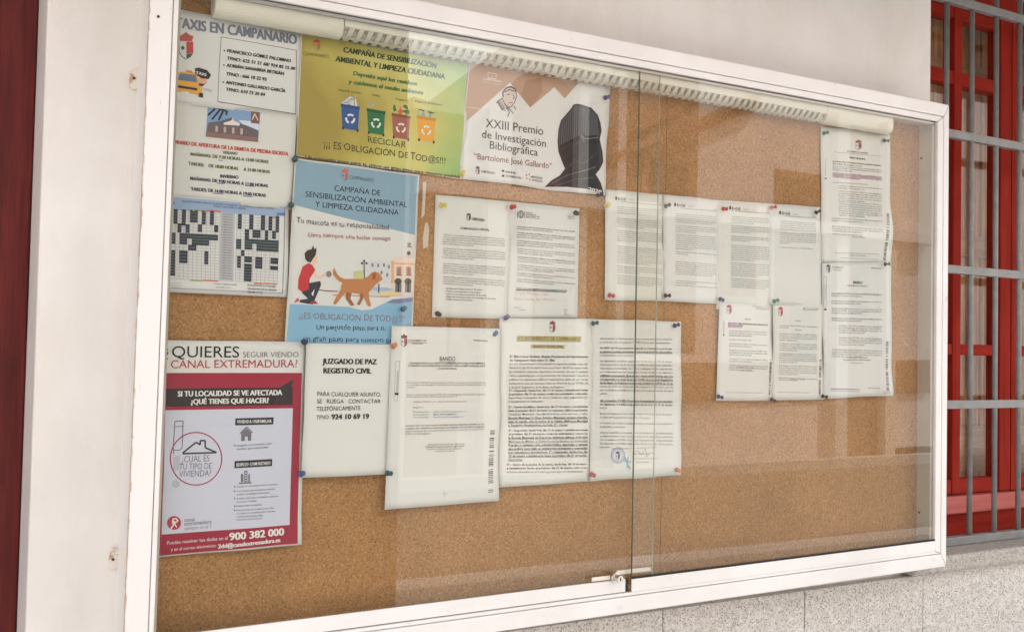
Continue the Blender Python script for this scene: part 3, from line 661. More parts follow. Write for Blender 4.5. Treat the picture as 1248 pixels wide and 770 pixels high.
P.line([(265.5, 195.6), (271, 196.2)], .8, bl_); P.line([(264, 223.8), (273, 224.5)], .9, bl_); P.line([(298, 226.8), (310, 227.8)], .9, bl_); P.line([(259, 236.2), (272, 237.2)], .9, bl_); P.line([(295, 239.4), (307, 240.2)], .9, bl_)
P.done()
P = Paper('bus_timetable', 'bus timetable grid with blue header strip and dark filled cells', [(197, 236.5), (351.5, 251), (350, 362.3), (193, 355.5)], .0036, seed=3, cat='timetable')
P.poly([(200, 239.3), (348, 252.2), (347.2, 264), (199.5, 256)], ink(140, 162, 182), 1, 'header_strip')
P.text('RELACIÓN HORARIO SERVICIO VILLANUEVA - DON BENITO - VILLANUEVA DE LA SERENA - HORARIO', 221, 246.5, 334, 255.4, 1.9, ink(70, 84, 110), 'tinyb', 3)
P.text('VÁLIDO DE LUNES A VIERNES', 259, 252.6, 300, 255.6, 1.8, ink(70, 84, 110), 'tinyb', 3); P.rect(337, 259.5, 346.5, 262.5, ink(84, 112, 158), 2); P.rect(205, 246, 212, 249.5, ink(84, 112, 158), 2)
P.line([(347, 252), (344, 357.5)], .6, G1); P.line([(200, 351), (344, 357.5)], .6, G2)
dk = ink(46, 54, 62); dg = ink(44, 62, 62); gl = ink(140, 140, 136)
def grid(q, nu, nv):
    f = lambda u, v: tuple((q[0][k]*(1-u)+q[1][k]*u)*(1-v)+(q[3][k]*(1-u)+q[2][k]*u)*v for k in (0, 1))
    for i in range(nu+1): P.line([f(i/nu, 0), f(i/nu, 1)], .35, gl, 2, 'grid_line')
    for j in range(nv+1): P.line([f(0, j/nv), f(1, j/nv)], .35, gl, 2, 'grid_line')
    def cell(u0, v0, u1, v1, c=dk):
        P.poly([f(u0, v0), f(u1, v0), f(u1, v1), f(u0, v1)], c, 3, 'filled_cells')
        n_ = max(1, round((v1-v0)*nv))
        for j in range(1, n_):
            v = v0+(v1-v0)*j/n_; P.line([f(u0+.01, v), f(u1-.01, v)], .35, ink(140, 142, 140), 4, 'grid_line')
    return cell
c = grid([(197, 254.5), (268, 258), (266.4, 342.7), (196, 338.7)], 13, 24)
for a in ((.20, 0, .27, .21), (.34, 0, .41, .23), (.48, 0, .61, .18), (.68, 0, .75, .2), (.82, 0, .89, .2), (.09, .2, .18, .33), (.27, .2, .34, .33), (.41, .21, .48, .33), (.62, .2, .69, .31), (.9, .2, .97, .3)): c(*a)
for a in ((.09, .34, .24, .50), (.31, .34, .44, .50), (.44, .34, .52, .41), (.52, .34, .82, .50), (.82, .34, .97, .42)): c(*a, dg)
for a in ((.46, .5, .60, .58), (.09, .59, .24, .96), (.31, .59, .45, .77), (.74, .58, .81, .77)): c(*a)
c = grid([(288.2, 261), (340, 263.8), (337.4, 346), (286.6, 342.7)], 10, 24)
for a in ((.03, 0, .12, .22), (.3, 0, .39, .22), (.57, 0, .67, .22), (.75, .01, .84, .22), (.92, 0, 1, .24), (.2, .22, .3, .36), (.38, .22, .57, .34), (.67, .22, .75, .36), (.84, .22, .93, .34)): c(*a)
for a in ((0, .37, .12, .52), (.2, .36, .38, .52), (.38, .36, .48, .43), (.48, .36, 1, .53)): c(*a, dg)
for a in ((.12, .53, .2, .62), (.03, .62, .12, .80), (.2, .62, .38, .71), (.46, .62, .63, .79), (.82, .62, 1, .71), (.2, .73, .38, .99), (.82, .74, 1, .80)): c(*a)
P.poly([(269, 259), (286, 260.5), (284, 343), (267, 342)], ink(176, 176, 172), 1, 'printed_shape')
for j in range(26):
    y = 262+j*3.1; P.text('CAMPANARIO', 270-j*.06, y, 284-j*.06, y+.8, 1.3, G1, 'tiny')
for a, b_, cc in ((234, 250, ink(150, 170, 80)), (250, 268, ink(196, 90, 70))):
    P.rect(a, 256.4, b_, 257.8, cc, 3, slope=.05); P.rect(a-3, 340.8, b_-3, 342.4, cc, 3, slope=.05)
P.rect(331, 264.4, 339.6, 265.6, ink(184, 80, 64), 3, slope=.05); P.rect(309, 344.2, 337.4, 345.8, ink(200, 120, 70), 3, slope=.04)
P.text('ESTACIÓN DE AUTOBUSES', 301, 348.6, 335.5, 350.6, 2.4, G1, 'tinyb'); P.text('VILLANUEVA DE LA SERENA', 301, 352.8, 336.5, 354.8, 2.4, G1, 'tinyb'); P.text('924 84 11 12', 301, 357, 319.5, 358, 2.4, K, 'tinyb')
P.text('HORARIO VIGENTE A PARTIR', 260, 346.8, 288, 348.2, 1.8, G1, 'tiny'); P.text('1 OCTUBRE DE 2019', 260, 350.8, 281, 351.8, 1.8, G1, 'tiny')
P.body([(196, 342), (221, 343.5), (221, 351.5), (196, 350)], 3, G2, cap=1.3, cpl=24)
P.done()

# ------------------------------------------------------------------ 4 recycling poster
M_green = mat('recycling_poster_print', (.35, .33, .08), .4); n, l, b = nodes(M_green)
g = n.new('ShaderNodeNewGeometry'); sx = n.new('ShaderNodeSeparateXYZ'); l.new(g.outputs['Position'], sx.inputs[0])
v = coords(n, l); t = noise(n, l, v, 9, 4)
def mth(op, a, b_=None, c_=None):
    q = n.new('ShaderNodeMath'); q.operation = op
    for i, s_ in enumerate((a, b_, c_)):
        if s_ is None: continue
        if isinstance(s_, (int, float)): q.inputs[i].default_value = s_
        else: l.new(s_, q.inputs[i])
    return q.outputs[0]
zc_ = pt(460, 130, DC)
dz_ = mth('MULTIPLY', mth('SUBTRACT', sx.outputs[2], zc_[1]), 4.2); dx_ = mth('MULTIPLY', mth('SUBTRACT', sx.outputs[0], zc_[0]), 3.6)
fac_ = mth('ADD', mth('ADD', dx_, mth('MULTIPLY', mth('ABSOLUTE', dz_), .25)), mth('MULTIPLY', mth('SUBTRACT', t, .22), .95))
r = ramp(n, [(0, lin((146, 130, 54))), (.25, lin((168, 156, 70))), (.5, lin((188, 182, 100))), (.75, lin((160, 176, 98))), (1, lin((136, 172, 98)))])
for el in r.color_ramp.elements: el.color = tuple(min(1, el.color[i]/REF[i]*.70) for i in range(3))+(1,)
l.new(fac_, r.inputs[0]); 
r2 = ramp(n, [(.45, (1, 1, 1)), (.95, (.50, .62, .55))]); l.new(mth('ADD', dz_, .2), r2.inputs[0])
l.new(mixc(n, l, 1., r.outputs[0], r2.outputs[0], 'MULTIPLY'), b.inputs['Base Color'])
P = Paper('poster', 'green and mustard recycling poster showing four coloured bins', [(366.5, 41), (572, 77), (561.5, 219), (360.5, 190.5)], .0016, seed=4, cat='poster', edge=.001)
P.poly([(368, 43), (569, 79), (559.5, 217), (361.5, 189.5)], M_green, 1, 'printed_background')
dgn = ink(46, 62, 34)
crest(P, 381.5, 48, 8.5, 14, ink(176, 90, 60), ink(120, 120, 96), ink(170, 70, 52)); P.text('CAMPANARIO', 369, 68, 400.5, 71.8, 4.2, ink(104, 76, 34), 'reg')
P.text('CAMPAÑA DE SENSIBILIZACIÓN', 417, 64.5, 531, 84, 6.6, dgn, 'bold', shear=.15); P.text('AMBIENTAL Y LIMPIEZA CIUDADANA', 408, 75.5, 541, 97, 6.6, dgn, 'bold', shear=.15)
gg = ink(40, 104, 44)
P.text('Deposita aquí los residuos', 429, 92.5, 507.5, 105, 5.2, gg, 'bold', shear=.15); P.text('y cuidemos el medio ambiente', 424, 102.5, 515, 116, 5.2, gg, 'bold', shear=.15)
P.text('Papel & Cartón', 412, 111.5, 439, 115.5, 2.6, dgn, 'tiny'); P.text('Vidrio', 453, 117.5, 463, 119, 2.6, dgn, 'tiny'); P.text('Orgánico', 481, 122, 496, 124.5, 2.6, dgn, 'tiny'); P.text('Plásticos & Envases', 505, 125, 538, 129.5, 2.6, dgn, 'tiny')
def recyc(x, y, r_, m_, ly):
    for k in range(3):
        a0 = math.radians(-90+120*k)
        pts = []
        for s_ in range(5):
            a = a0+math.radians(-38+19*s_); pts.append((x+r_*math.cos(a), y+r_*math.sin(a)))
        P.line(pts, r_*.48, m_, ly, 'recycling_symbol'); a = a0+math.radians(52)
        tx, ty = x+r_*math.cos(a), y+r_*math.sin(a); q = a0+math.radians(38)
        P.poly([(tx, ty), (x+r_*.62*math.cos(q-.1), y+r_*.62*math.sin(q-.1)), (x+r_*1.38*math.cos(q-.1), y+r_*1.38*math.sin(q-.1))], m_, ly+1, 'recycling_symbol')
for x, y, c1_, c2_ in ((414.5, 127, ink(44, 84, 138), ink(34, 66, 112)), (446, 132.5, ink(30, 108, 62), ink(24, 84, 50)), (476.5, 138, ink(160, 92, 70), ink(134, 72, 54)), (507.5, 141, ink(222, 156, 34), ink(196, 132, 30))):
    P.poly([(x+.5, y+2), (x+22.5, y+6), (x+21, y+33), (x+2, y+30)], c1_, 2, 'bin'); P.poly([(x, y), (x+23.5, y+4), (x+23, y+7.5), (x, y+3.5)], c2_, 3, 'bin')
    P.rect(x+1.5, y+28, x+3.6, y+31.5, BK, 4, 'bin'); P.rect(x+19.4, y+31, x+21.5, y+34.5, BK, 4, 'bin'); recyc(x+11.4, y+18.5, 5.0, ink(214, 218, 200), 4)
for a in ((415, 126, 426, 118, 434, 122, 421, 129), (424, 125, 432, 117, 435, 130, 428, 131)): P.poly([(a[0], a[1]), (a[2], a[3]), (a[4], a[5]), (a[6], a[7])], ink(190, 196, 196), 1, 'printed_waste')
for i in range(4): P.line([(417+i*3, 126-i*1.8), (424+i*3, 126-i*1.8)], .6, G1, 2, 'printed_waste')
for i in range(5): P.poly([(448.5+i*4, 133+i*.6), (448.8+i*4, 126+(i % 2)*2), (450+i*4, 122+(i % 2)*3), (451.2+i*4, 126+(i % 2)*2), (451.8+i*4, 133.5+i*.6)], ink(146, 184, 190) if i % 2 else ink(112, 160, 176), 1, 'printed_waste')
for x, y, r_, c_ in ((481, 132, 4, ink(62, 100, 50)), (487, 135, 4.2, ink(196, 96, 62)), (493, 133, 4, ink(60, 112, 54)), (496, 137, 3, ink(80, 120, 56)), (484, 138, 3, ink(190, 120, 60))): P.disc(x, y, r_, r_*1.2, c_, 1, 'printed_waste', 10)
P.poly([(509, 133), (530, 137), (529.5, 144), (508.5, 141)], ink(128, 164, 172), 1, 'printed_waste'); P.line([(510, 134), (516, 135.5)], 1.2, BK, 2, 'printed_waste'); P.line([(521, 137), (528, 138.3)], 1.2, BK, 2, 'printed_waste')
P.text('RECICLAR', 447, 174.5, 493.5, 180.5, 7.2, ink(40, 52, 26), 'reg', wob=.05)
P.text('¡¡¡ ES OBLIGACIÓN DE TOD@S!!!', 393, 180, 542.5, 200, 8.2, ink(40, 52, 26), 'reg', wob=.05)
P.text('Un pequeño paso para ti, ¡pero un gran paso para nuestro pueblo!', 371, 193, 560, 217.5, 3.6, ink(84, 80, 30), 'bold', wob=.05)
P.done()

# ------------------------------------------------------------------ 5 blue dog poster
P = Paper('poster', 'blue and white pet owners poster with a person in red kneeling behind a brown dog', [(358.5, 193), (510.2, 213.4), (502, 428), (346.3, 418)], .0042, seed=5, cat='poster', edge=.0008, lifts=(((508, 215), .05, .003),))
BLU = ink(124, 156, 166); BL2 = ink(122, 168, 186)
P.poly([(360.5, 195.5), (507.8, 215.2), (505.2, 286.5), (356.3, 250)], BLU, 1, 'printed_background')
crest(P, 415.5, 205.5, 8, 15.5, ink(196, 84, 58), ink(92, 116, 104), ink(190, 92, 60)); P.text('CAMPANARIO', 424.5, 218.8, 454.5, 222.5, 4.6, ink(52, 66, 76), 'thin')
ser = ink(34, 46, 54)
for t, a, y0, b_, y1 in (('CAMPAÑA DE', 406.5, 232.8, 463, 238.8), ('SENSIBILIZACIÓN AMBIENTAL', 371, 240, 495.5, 253), ('Y LIMPIEZA CIUDADANA', 383.5, 252.2, 485, 262.4)):
    P.text(t, a, y0, b_, y1, 6.6, ser, 'reg'); 
P.text('Tu mascota es tu responsabilidad', 359.5, 272, 473.5, 280.5, 6.4, ink(56, 56, 58), 'reg', wob=.06)
P.text('Lleva siempre una bolsa contigo', 374, 288.5, 475.5, 293.5, 5.4, ink(160, 74, 66), 'reg', wob=.06)
P.text('(:)', 497, 300, 501, 297, 4, G1, 'reg')
SK, RD, DKT, HR = ink(226, 186, 150), ink(184, 44, 48), ink(50, 54, 60), ink(54, 42, 40)
P.poly([(371.5, 316), (370.5, 309), (374, 305), (379, 304), (381, 299), (382.5, 304), (385, 302), (385, 307), (384, 311), (378, 320), (374, 319)], HR, 3, 'printed_person')
P.poly([(378, 312), (384.5, 310), (387, 315), (386, 321), (381, 323), (379, 321.5)], SK, 2, 'printed_person')
P.poly([(375.5, 320.5), (380, 323), (384, 329), (380, 335), (377, 340), (376, 352), (368, 356), (362.5, 352), (363, 340), (368, 325)], RD, 2, 'printed_person')
P.poly([(383, 330), (386, 336), (389.5, 337), (399, 330), (399.5, 333), (390, 340), (384, 338), (381, 334)], SK, 3, 'printed_person')
P.poly([(376, 345), (390, 342.5), (391, 347), (383, 366), (381, 371), (364.5, 368.5), (365, 365.5), (375, 364), (367, 356.5), (376, 352)], DKT, 3, 'printed_person')
P.poly([(379, 358), (383, 352), (381, 361)], WH, 4, 'printed_person')
P.poly([(362, 362.5), (364.5, 366.5), (357, 369.5)], ink(196, 84, 98), 3, 'printed_person'); P.poly([(378, 367.5), (384, 366.5), (387.5, 370.2), (378, 370.2)], ink(150, 56, 62), 4, 'printed_person')
P.disc(400.5, 334, 3.4, 4, ink(130, 120, 106), 3, 'printed_person', 10)
DG, DG2 = ink(178, 116, 62), ink(150, 90, 48)
P.poly([(407, 326), (409, 331), (413, 337), (419, 340), (430, 340), (442, 340), (448, 337), (451, 333), (456, 331), (461, 333), (463.5, 336), (465.5, 341), (462, 343), (459, 345), (454, 350), (450, 355), (446, 359), (437, 358), (428, 357), (422, 357), (416, 357), (415, 350), (417, 345), (411, 341), (406, 335), (405.5, 330)], DG, 4, 'printed_dog')
P.poly([(415.5, 352), (422, 355), (416, 362), (409, 371), (405.5, 370), (410, 361)], DG, 4, 'printed_dog'); P.poly([(421, 356), (428, 357), (426.5, 364), (431.5, 372), (427, 372.5), (421, 364)], DG2, 4, 'printed_dog')
P.poly([(438, 357), (444, 358), (441, 366), (437.5, 372), (434, 371), (438, 364)], DG2, 4, 'printed_dog'); P.poly([(441, 357), (449, 354), (448.5, 362), (451.5, 372.5), (448, 373.5), (444, 365)], DG, 5, 'printed_dog')
P.poly([(455, 332), (457.5, 334), (456.5, 341), (453, 341), (452.5, 336)], DG2, 5, 'printed_dog')
P.line([(388, 353), (396, 354.5), (411, 355)], 1.0, ink(120, 50, 44), 5, 'printed_line'); P.line([(405, 359.4), (462, 361.5), (474, 361.6)], .8, ink(150, 96, 66), 3, 'printed_line')
# town square behind the dog
CR, OR = ink(214, 196, 172), ink(212, 164, 104)
P.poly([(446, 320), (462, 317), (478, 320), (478, 347), (446, 344)], ink(196, 196, 190), 2, 'printed_house')
P.poly([(476.5, 316), (486, 313), (505, 314.5), (504, 355), (476, 352)], CR, 3, 'printed_house'); P.poly([(476.5, 320), (504.8, 321), (504.7, 323), (476.5, 322)], OR, 4, 'printed_house'); P.rect(476.3, 318, 479.5, 345, OR, 4, 'printed_house')
P.poly([(494.5, 313), (495, 307), (498, 304), (502, 307.5), (501.5, 314)], ink(206, 192, 168), 4, 'printed_house'); P.disc(497.5, 308.6, 2.4, 2.6, G1, 5, 'printed_house', 10); P.line([(495.5, 301), (498.5, 300), (501, 301.5)], .9, BK, 5); P.line([(497, 297.5), (500, 297.5)], .8, BK, 5)
for x in (482.5, 494.5): P.rect(x, 325, x+6, 335, ink(196, 140, 96), 5, 'printed_window'); P.rect(x+1, 327, x+5, 334, ink(140, 120, 116), 6, 'printed_window'); P.line([(x-.5, 335.2), (x+6.5, 335.6)], .8, BK, 6)
for x, y in ((452, 321), (459, 321.5), (466, 321), (472, 323), (470, 333), (463, 330)): P.rect(x, y, x+2.2, y+4.2, G2, 4, 'printed_window')
for x in (481, 493): P.disc(x+3.5, 343, 4.6, 4, ink(70, 78, 66), 6, 'printed_tree', 9); P.rect(x, 346, x+7.5, 356, ink(110, 112, 108), 5, 'printed_shape'); P.rect(x+3, 344, x+4.4, 356, BK, 7, 'printed_tree')
P.line([(443, 318), (443.5, 340)], 1.1, BK, 4, 'printed_lamp_post'); P.disc(440.5, 321, 1.3, 1.4, BK, 4, 'printed_lamp_post', 8); P.disc(446, 321, 1.3, 1.4, BK, 4, 'printed_lamp_post', 8); P.disc(443.2, 318, 1.3, 1.4, BK, 4, 'printed_lamp_post', 8)
P.poly([(431, 331), (442, 329), (442, 340), (431, 340)], ink(186, 184, 120), 3, 'printed_tree'); P.line([(461, 346), (460.5, 357)], 1.4, BK, 5, 'printed_line')
P.poly([(453, 350), (470, 350.5), (480, 353), (466, 355), (453, 354)], ink(150, 174, 192), 4, 'printed_shape'); P.poly([(463, 355.5), (486, 354.5), (491, 358), (480, 361), (463, 360)], ink(216, 184, 128), 4, 'printed_shape'); P.poly([(452, 352), (474, 354), (504, 358), (503.8, 362), (452, 359)], ink(196, 192, 178), 3, 'printed_shape')
P.poly([(352.6, 370.5), (425, 374), (440, 378.2), (452, 377.2), (478, 364.8), (502.8, 362.6), (499.2, 425.8), (348.6, 416)], BL2, 3, 'printed_background')
P.poly([(478, 364.8), (502.8, 362.6), (502.6, 367), (486, 370), (470, 369)], ink(112, 118, 146), 4, 'printed_shape')
P.text('¡¡ES OBLIGACIÓN DE TOD@S!!', 363.5, 388, 494, 392.5, 7.4, ink(120, 88, 82), 'thin', 5, wob=.05)
P.text('Un pequeño paso para ti,', 384.5, 401, 469, 402.8, 6.2, ink(44, 50, 58), 'reg', 5, wob=.07); P.text('un gran paso para nuestro pueblo', 368.5, 415, 494, 418, 6.0, ink(44, 50, 58), 'reg', 5, wob=.07)
P.done()

# ------------------------------------------------------------------ 6 research prize poster
P = Paper('poster', 'tan and white literary research prize poster with a dark sculpted head', [(571.5, 74), (743.5, 104), (735, 239), (558.8, 218)], .0022, seed=6, cat='poster', edge=.0016, lifts=(((736, 238), .07, .005), ((600, 224), .03, .001)))
TAN = ink(176, 144, 116); TAN2 = ink(160, 128, 98)
P.poly([(572.5, 75.5), (707, 98.5), (687.5, 120.5), (675, 107), (645.8, 131.5), (620.5, 101.5), (565, 151)], TAN, 1, 'printed_background')
P.poly([(640, 99), (659, 95), (661, 112), (645.8, 131.5), (634, 117)], TAN2, 2, 'printed_shape')
cw = ink(216, 204, 186)
P.line([(594, 89), (604, 91), (603.5, 97), (594, 95.5), (594, 89)], .8, cw); P.line([(599, 92), (599, 96)], .7, cw); P.text('CAMPANARIO', 587.5, 97.5, 610.5, 101.5, 2.6, cw, 'tinyb'); P.text('2020 - premio', 588, 100.5, 610, 104.5, 1.8, cw, 'tiny')
P.line([(567, 131), (584, 133)], .6, cw)
# sketched portrait
sk = ink(98, 92, 88); sk2 = ink(158, 146, 134)
P.poly([(613, 113), (617, 108), (624, 107), (628, 112), (628, 121), (624.5, 128.5), (619, 131), (614, 126), (612, 119)], ink(206, 196, 182), 2, 'printed_portrait')
for pts, w_ in (([(612.5, 119), (612, 113), (616, 108), (622, 106.5), (627, 109.5), (628, 113)], 2.0), ([(614, 113), (620, 110), (626, 112)], 1.3), ([(604, 126), (611, 120), (614, 127), (619, 132), (625, 139)], 1.2), ([(606, 123), (609, 130), (612, 135)], 2.2),
                ([(628, 112), (629, 118), (626, 126), (622, 131), (618, 131)], .9), ([(624, 116), (626.5, 120), (624, 121)], .8), ([(617, 116), (621, 115.5)], .9), ([(619.5, 125.5), (624, 125.5)], .8), ([(616, 131), (620, 137), (618, 143)], 1.2), ([(626, 130), (628, 134)], 1.0)):
    P.line(pts, w_, sk, 3, 'printed_portrait')
P.poly([(604, 125), (609, 121.5), (613, 129), (616, 137), (610, 133)], sk2, 2, 'printed_portrait')
tk = ink(46, 48, 52); br = ink(128, 72, 58)
P.text('XXIII Premio', 591, 155.5, 662, 165, 10.4, tk, 'reg'); P.text('de Investigación', 586, 168, 665.5, 179.8, 9.4, tk, 'reg'); P.text('Bibliográfica', 595, 181.3, 655, 190.6, 9.4, tk, 'reg')
P.text('“Bartolomé José Gallardo”', 576.5, 194, 672.5, 206, 7.2, br, 'reg')
crest(P, 579, 202.5, 5, 10.5, ink(150, 80, 74), G1, G1); P.text('CAMPANARIO', 585, 210.5, 602.5, 213, 3, tk, 'tiny')
P.rect(610.5, 207.5, 613.5, 210, tk, 2); P.rect(610.5, 213.5, 613.5, 216, tk, 2); P.text('JUNTA DE', 615, 211, 627, 212.8, 2.6, tk, 'tinyb'); P.text('EXTREMADURA', 615, 216, 633.5, 219, 2.6, tk, 'tiny')
for a in range(5): P.disc(643+3.4*math.cos(a*1.26), 216+3.4*math.sin(a*1.26), .9, .9, ink(170, 70, 90), 2, n_=7)
P.text('DIPUTACIÓN', 647, 217, 660.5, 219, 2.6, tk, 'tinyb'); P.text('DE BADAJOZ', 647, 220.8, 660.5, 222.8, 2.4, tk, 'tiny')
B0, B1, B2, B3 = ink(26, 30, 33), ink(62, 68, 71), ink(10, 12, 14), ink(96, 101, 102)
P.poly([(680, 141), (690, 131), (728, 124), (729, 127), (690, 140)], ink(206, 204, 192), 1, 'printed_shape')
P.poly([(702, 127), (708, 128), (720, 132), (728, 141), (731, 150), (732.5, 160), (730, 170), (733, 186), (733.5, 198), (729, 207), (724, 213), (730, 224), (733.5, 238), (713, 230.5), (690, 228), (663.5, 228), (672, 220), (682, 214), (688, 206), (684, 196), (680, 185), (679, 172), (680, 158), (683, 147), (695, 133), (698, 128)], B0, 2, 'printed_head_sculpture')
P.poly([(700, 129), (707, 130), (706, 174), (683, 186), (680, 172), (681, 158), (684, 148)], B1, 3, 'printed_head_sculpture')
for i in range(9): x = 683.5+i*2.5; P.line([(x, 150-i*2), (x-1.5, 180-i*1.0)], .9, B2, 4, 'printed_head_sculpture')
for i in range(9): x = 684.8+i*2.5; P.line([(x, 150-i*2), (x-1.5, 180-i*1.0)], .6, B3, 4, 'printed_head_sculpture')
P.poly([(681, 178), (706, 165), (706, 172), (683, 187)], B2, 5, 'printed_head_sculpture')
for i in range(8): P.line([(684+i*2.8, 180.5-i*1.5), (684.3+i*2.8, 184-i*1.6)], 1, B1, 6, 'printed_head_sculpture')
P.poly([(708, 131), (720, 134), (727, 142), (729, 165), (725, 176), (712, 176), (707, 170)], B1, 4, 'printed_head_sculpture'); P.poly([(709, 162), (713, 166), (727, 165), (726, 176), (712, 176)], B2, 5, 'printed_head_sculpture')
P.line([(706, 166), (713, 170), (728, 168)], 1.0, B3, 6, 'printed_head_sculpture'); P.line([(690, 206), (700, 196), (710, 200), (722, 190)], 1.0, B1, 5, 'printed_head_sculpture'); P.line([(672, 224), (690, 214), (712, 208), (724, 204)], .9, B3, 5, 'printed_head_sculpture')
P.line([(676, 227), (700, 219), (722, 217)], 1.4, B1, 5, 'printed_head_sculpture'); P.line([(694, 190), (706, 186), (720, 184)], .9, B2, 5, 'printed_head_sculpture')
P.text('2020', 714.5, 233, 730, 237.5, 4.6, WH, 'bold', 6)
P.done()

# ------------------------------------------------------------------ 7 typed communications under the prize poster
P = Paper('notice', 'typed town hall communication with small coat of arms, left of the pair under the posters', [(530.8, 237.5), (620.8, 246), (616.5, 388.8), (526.2, 386.8)], .0014, 'typed office sheets', seed=7)
crestmono(P, 567.5, 260, 5.5, 9, G1); P.text('CAMPANARIO', 573.5, 268.5, 590, 270.5, 3.6, G1, 'tinyb')
P.text('COMUNICADO OFICIAL', 560, 279.5, 595.5, 282, 2.9, G1, 'tinyb')
for y0, n_ in ((284, 5), (300.5, 5), (319, 5), (335, 4)):
    P.body([(540, y0), (613.5, y0+5.5), (613.5, y0+5.5+n_*2.75), (539, y0+n_*2.75)], n_, G1, cap=1.75, cpl=84, short={n_-1: .5})
for i, (t, x1) in enumerate((('- La Nave del Camino: lunes 11 de marzo', 587), ('- Teatro municipal Lunes 16 de marzo', 585), ('- Lunes 16 de marzo: la carretera 18 de marzo', 592), ('- Plaza José Carlos 21 marzo 20 y domingo 22 de marzo', 603), ('- Pueblo el jueves 27 de marzo', 575))):
    P.text(t, 542, 352.2+i*3.3, x1, 352.2+i*3.3+(x1-542)*.045, 1.9, G1, 'tinyb')
P.done()
P = Paper('notice', 'typed sheet with black pillar emblem and faint orange handwriting, beneath the prize poster', [(618.8, 245.6), (706, 254.2), (703.2, 388.2), (615.5, 389.2)], .0020, 'typed office sheets', seed=8)
P.circle(634, 261.5, 2.6, 4.2, 1.1, G1); P.line([(634, 258), (634, 266)], 1.1, G1); P.line([(630, 258), (630, 266)], .8, G1); P.line([(638, 258), (638, 266)], .8, G1)
for i in range(3): P.text('MINISTERIO DE', 640, 260+i*2.4, 648+i*4, 260.6+i*2.4, 1.5, G1, 'tinyb')
P.line([(640, 265.5), (656, 267)], .4, G1); P.text('EDICTO', 691.5, 264.6, 700, 265.4, 1.5, G1, 'tiny'); P.text('publicado', 691.5, 266.6, 700, 267.4, 1.5, G1, 'tiny')
yy = 274.5
for n_, bo in ((2, (0,)), (3, (0,)), (3, ()), (3, ()), (3, (0,)), (3, ()), (2, ()), (2, ())):
    P.body([(629.5, yy), (700.5, yy+6), (700, yy+6+n_*2.55), (629, yy+n_*2.55)], n_, G1, cap=1.7, cpl=80, bold=bo, short={n_-1: .62}); yy += n_*2.55+2.2
P.body([(628, 350), (690, 352.5), (689.5, 357), (628, 354.5)], 2, K, cap=1.7, cpl=66, bold=(0,), under=(0,))
og = ink(196, 150, 122)
P.text('31 días  Afección: 1 mes', 626.5, 358.5, 667, 360, 3.0, og, 'thin', wob=.08); P.text('Plazo: hasta las 14 horas', 625.5, 365.5, 676, 366.8, 3.0, og, 'thin', wob=.08)
P.text('Página 1 de 1', 626, 375.2, 635, 375.8, 1.5, G1); P.text('Registro', 632, 378, 640, 378.4, 1.5, G1); P.text('Pág. 2', 686, 378, 691, 378.3, 1.5, G1); P.text('EL', 686, 381, 689, 381.2, 1.5, G1); P.text('Alcalde', 686, 383.8, 692.5, 384, 1.5, G1)
P.done()

# ------------------------------------------------------------------ 8 gazette pages
gz = []
def gazette(k, quad, label, x0, x1, top, blocks, sl_, base, hx):
    P = Paper('gazette_page', label, quad, base, 'row of gazette pages', seed=20+k, cat='printed page', edge=.0004)
    (lx, ly) = hx
    P.rect(lx, ly-3.6, lx+2, ly+.4, K, 2, 'emblem'); P.text('DOE', lx+3, ly+.6, lx+13, ly+1.6, 3.3, G1, 'tinyb'); P.text('NÚMERO 52', lx+17, ly+1, lx+23, ly+1.6, 1.1, G2)
    P.line([(lx+7, ly+2.6), (x1, ly+2.6+(x1-lx-7)*sl_)], .35, G1); P.text('9912', x1-3.5, ly+1.2+(x1-lx)*sl_, x1, ly+1.4+(x1-lx)*sl_, 1.1, G1)
    for ya, n_, fr in blocks:
        P.body([(x0, ya), (x1, ya+(x1-x0)*sl_), (x1, ya+(x1-x0)*sl_*.93+n_*2.45), (x0-.3, ya+n_*2.45)], n_, G1, cap=1.25, cpl=92, short={n_-1: fr})
    P.done()
gazette(1, [(737.2, 231), (808.8, 237.4), (806.2, 366.9), (736.3, 365.9)], 'gazette page crossed by the meeting glass edges, leftmost of the row', 751.5, 805, 0, [(250, 4, .5), (264, 5, .6), (279, 6, .4), (298, 9, .7), (322, 4, .5), (333.5, 5, .8)], .09, .0014, (749, 243.5))
gazette(2, [(807.3, 237.2), (876, 244.2), (873.8, 370.5), (806.3, 367)], 'gazette page pinned by two black pins, second from the left of the row', 822, 872.5, 0, [(259, 5, .9), (273, 4, .5), (284, 8, .4), (305, 2, .3), (317, 7, .9), (340, 2, .5), (345.5, 1, 1)], .075, .0018, (820, 251.5))
gazette(3, [(874.4, 244), (938.6, 248.7), (936.2, 377.5), (872.4, 377)], 'gazette page with a long red pin at its top, third from the left', 890.5, 936, 0, [(262, 4, .6), (273.5, 4, .5), (286, 3, .5), (297, 8, .6), (318.5, 7, .7), (337.5, 5, .9)], .07, .0021, (888, 255))
gazette(4, [(937, 248.5), (999, 252.6), (1000.5, 378.5), (935, 377.8)], 'half filled gazette page, rightmost of the row', 950, 993.5, 0, [(268, 5, 1), (282, 6, .3), (299.5, 1, .9)], .055, .0026, (948, 261))

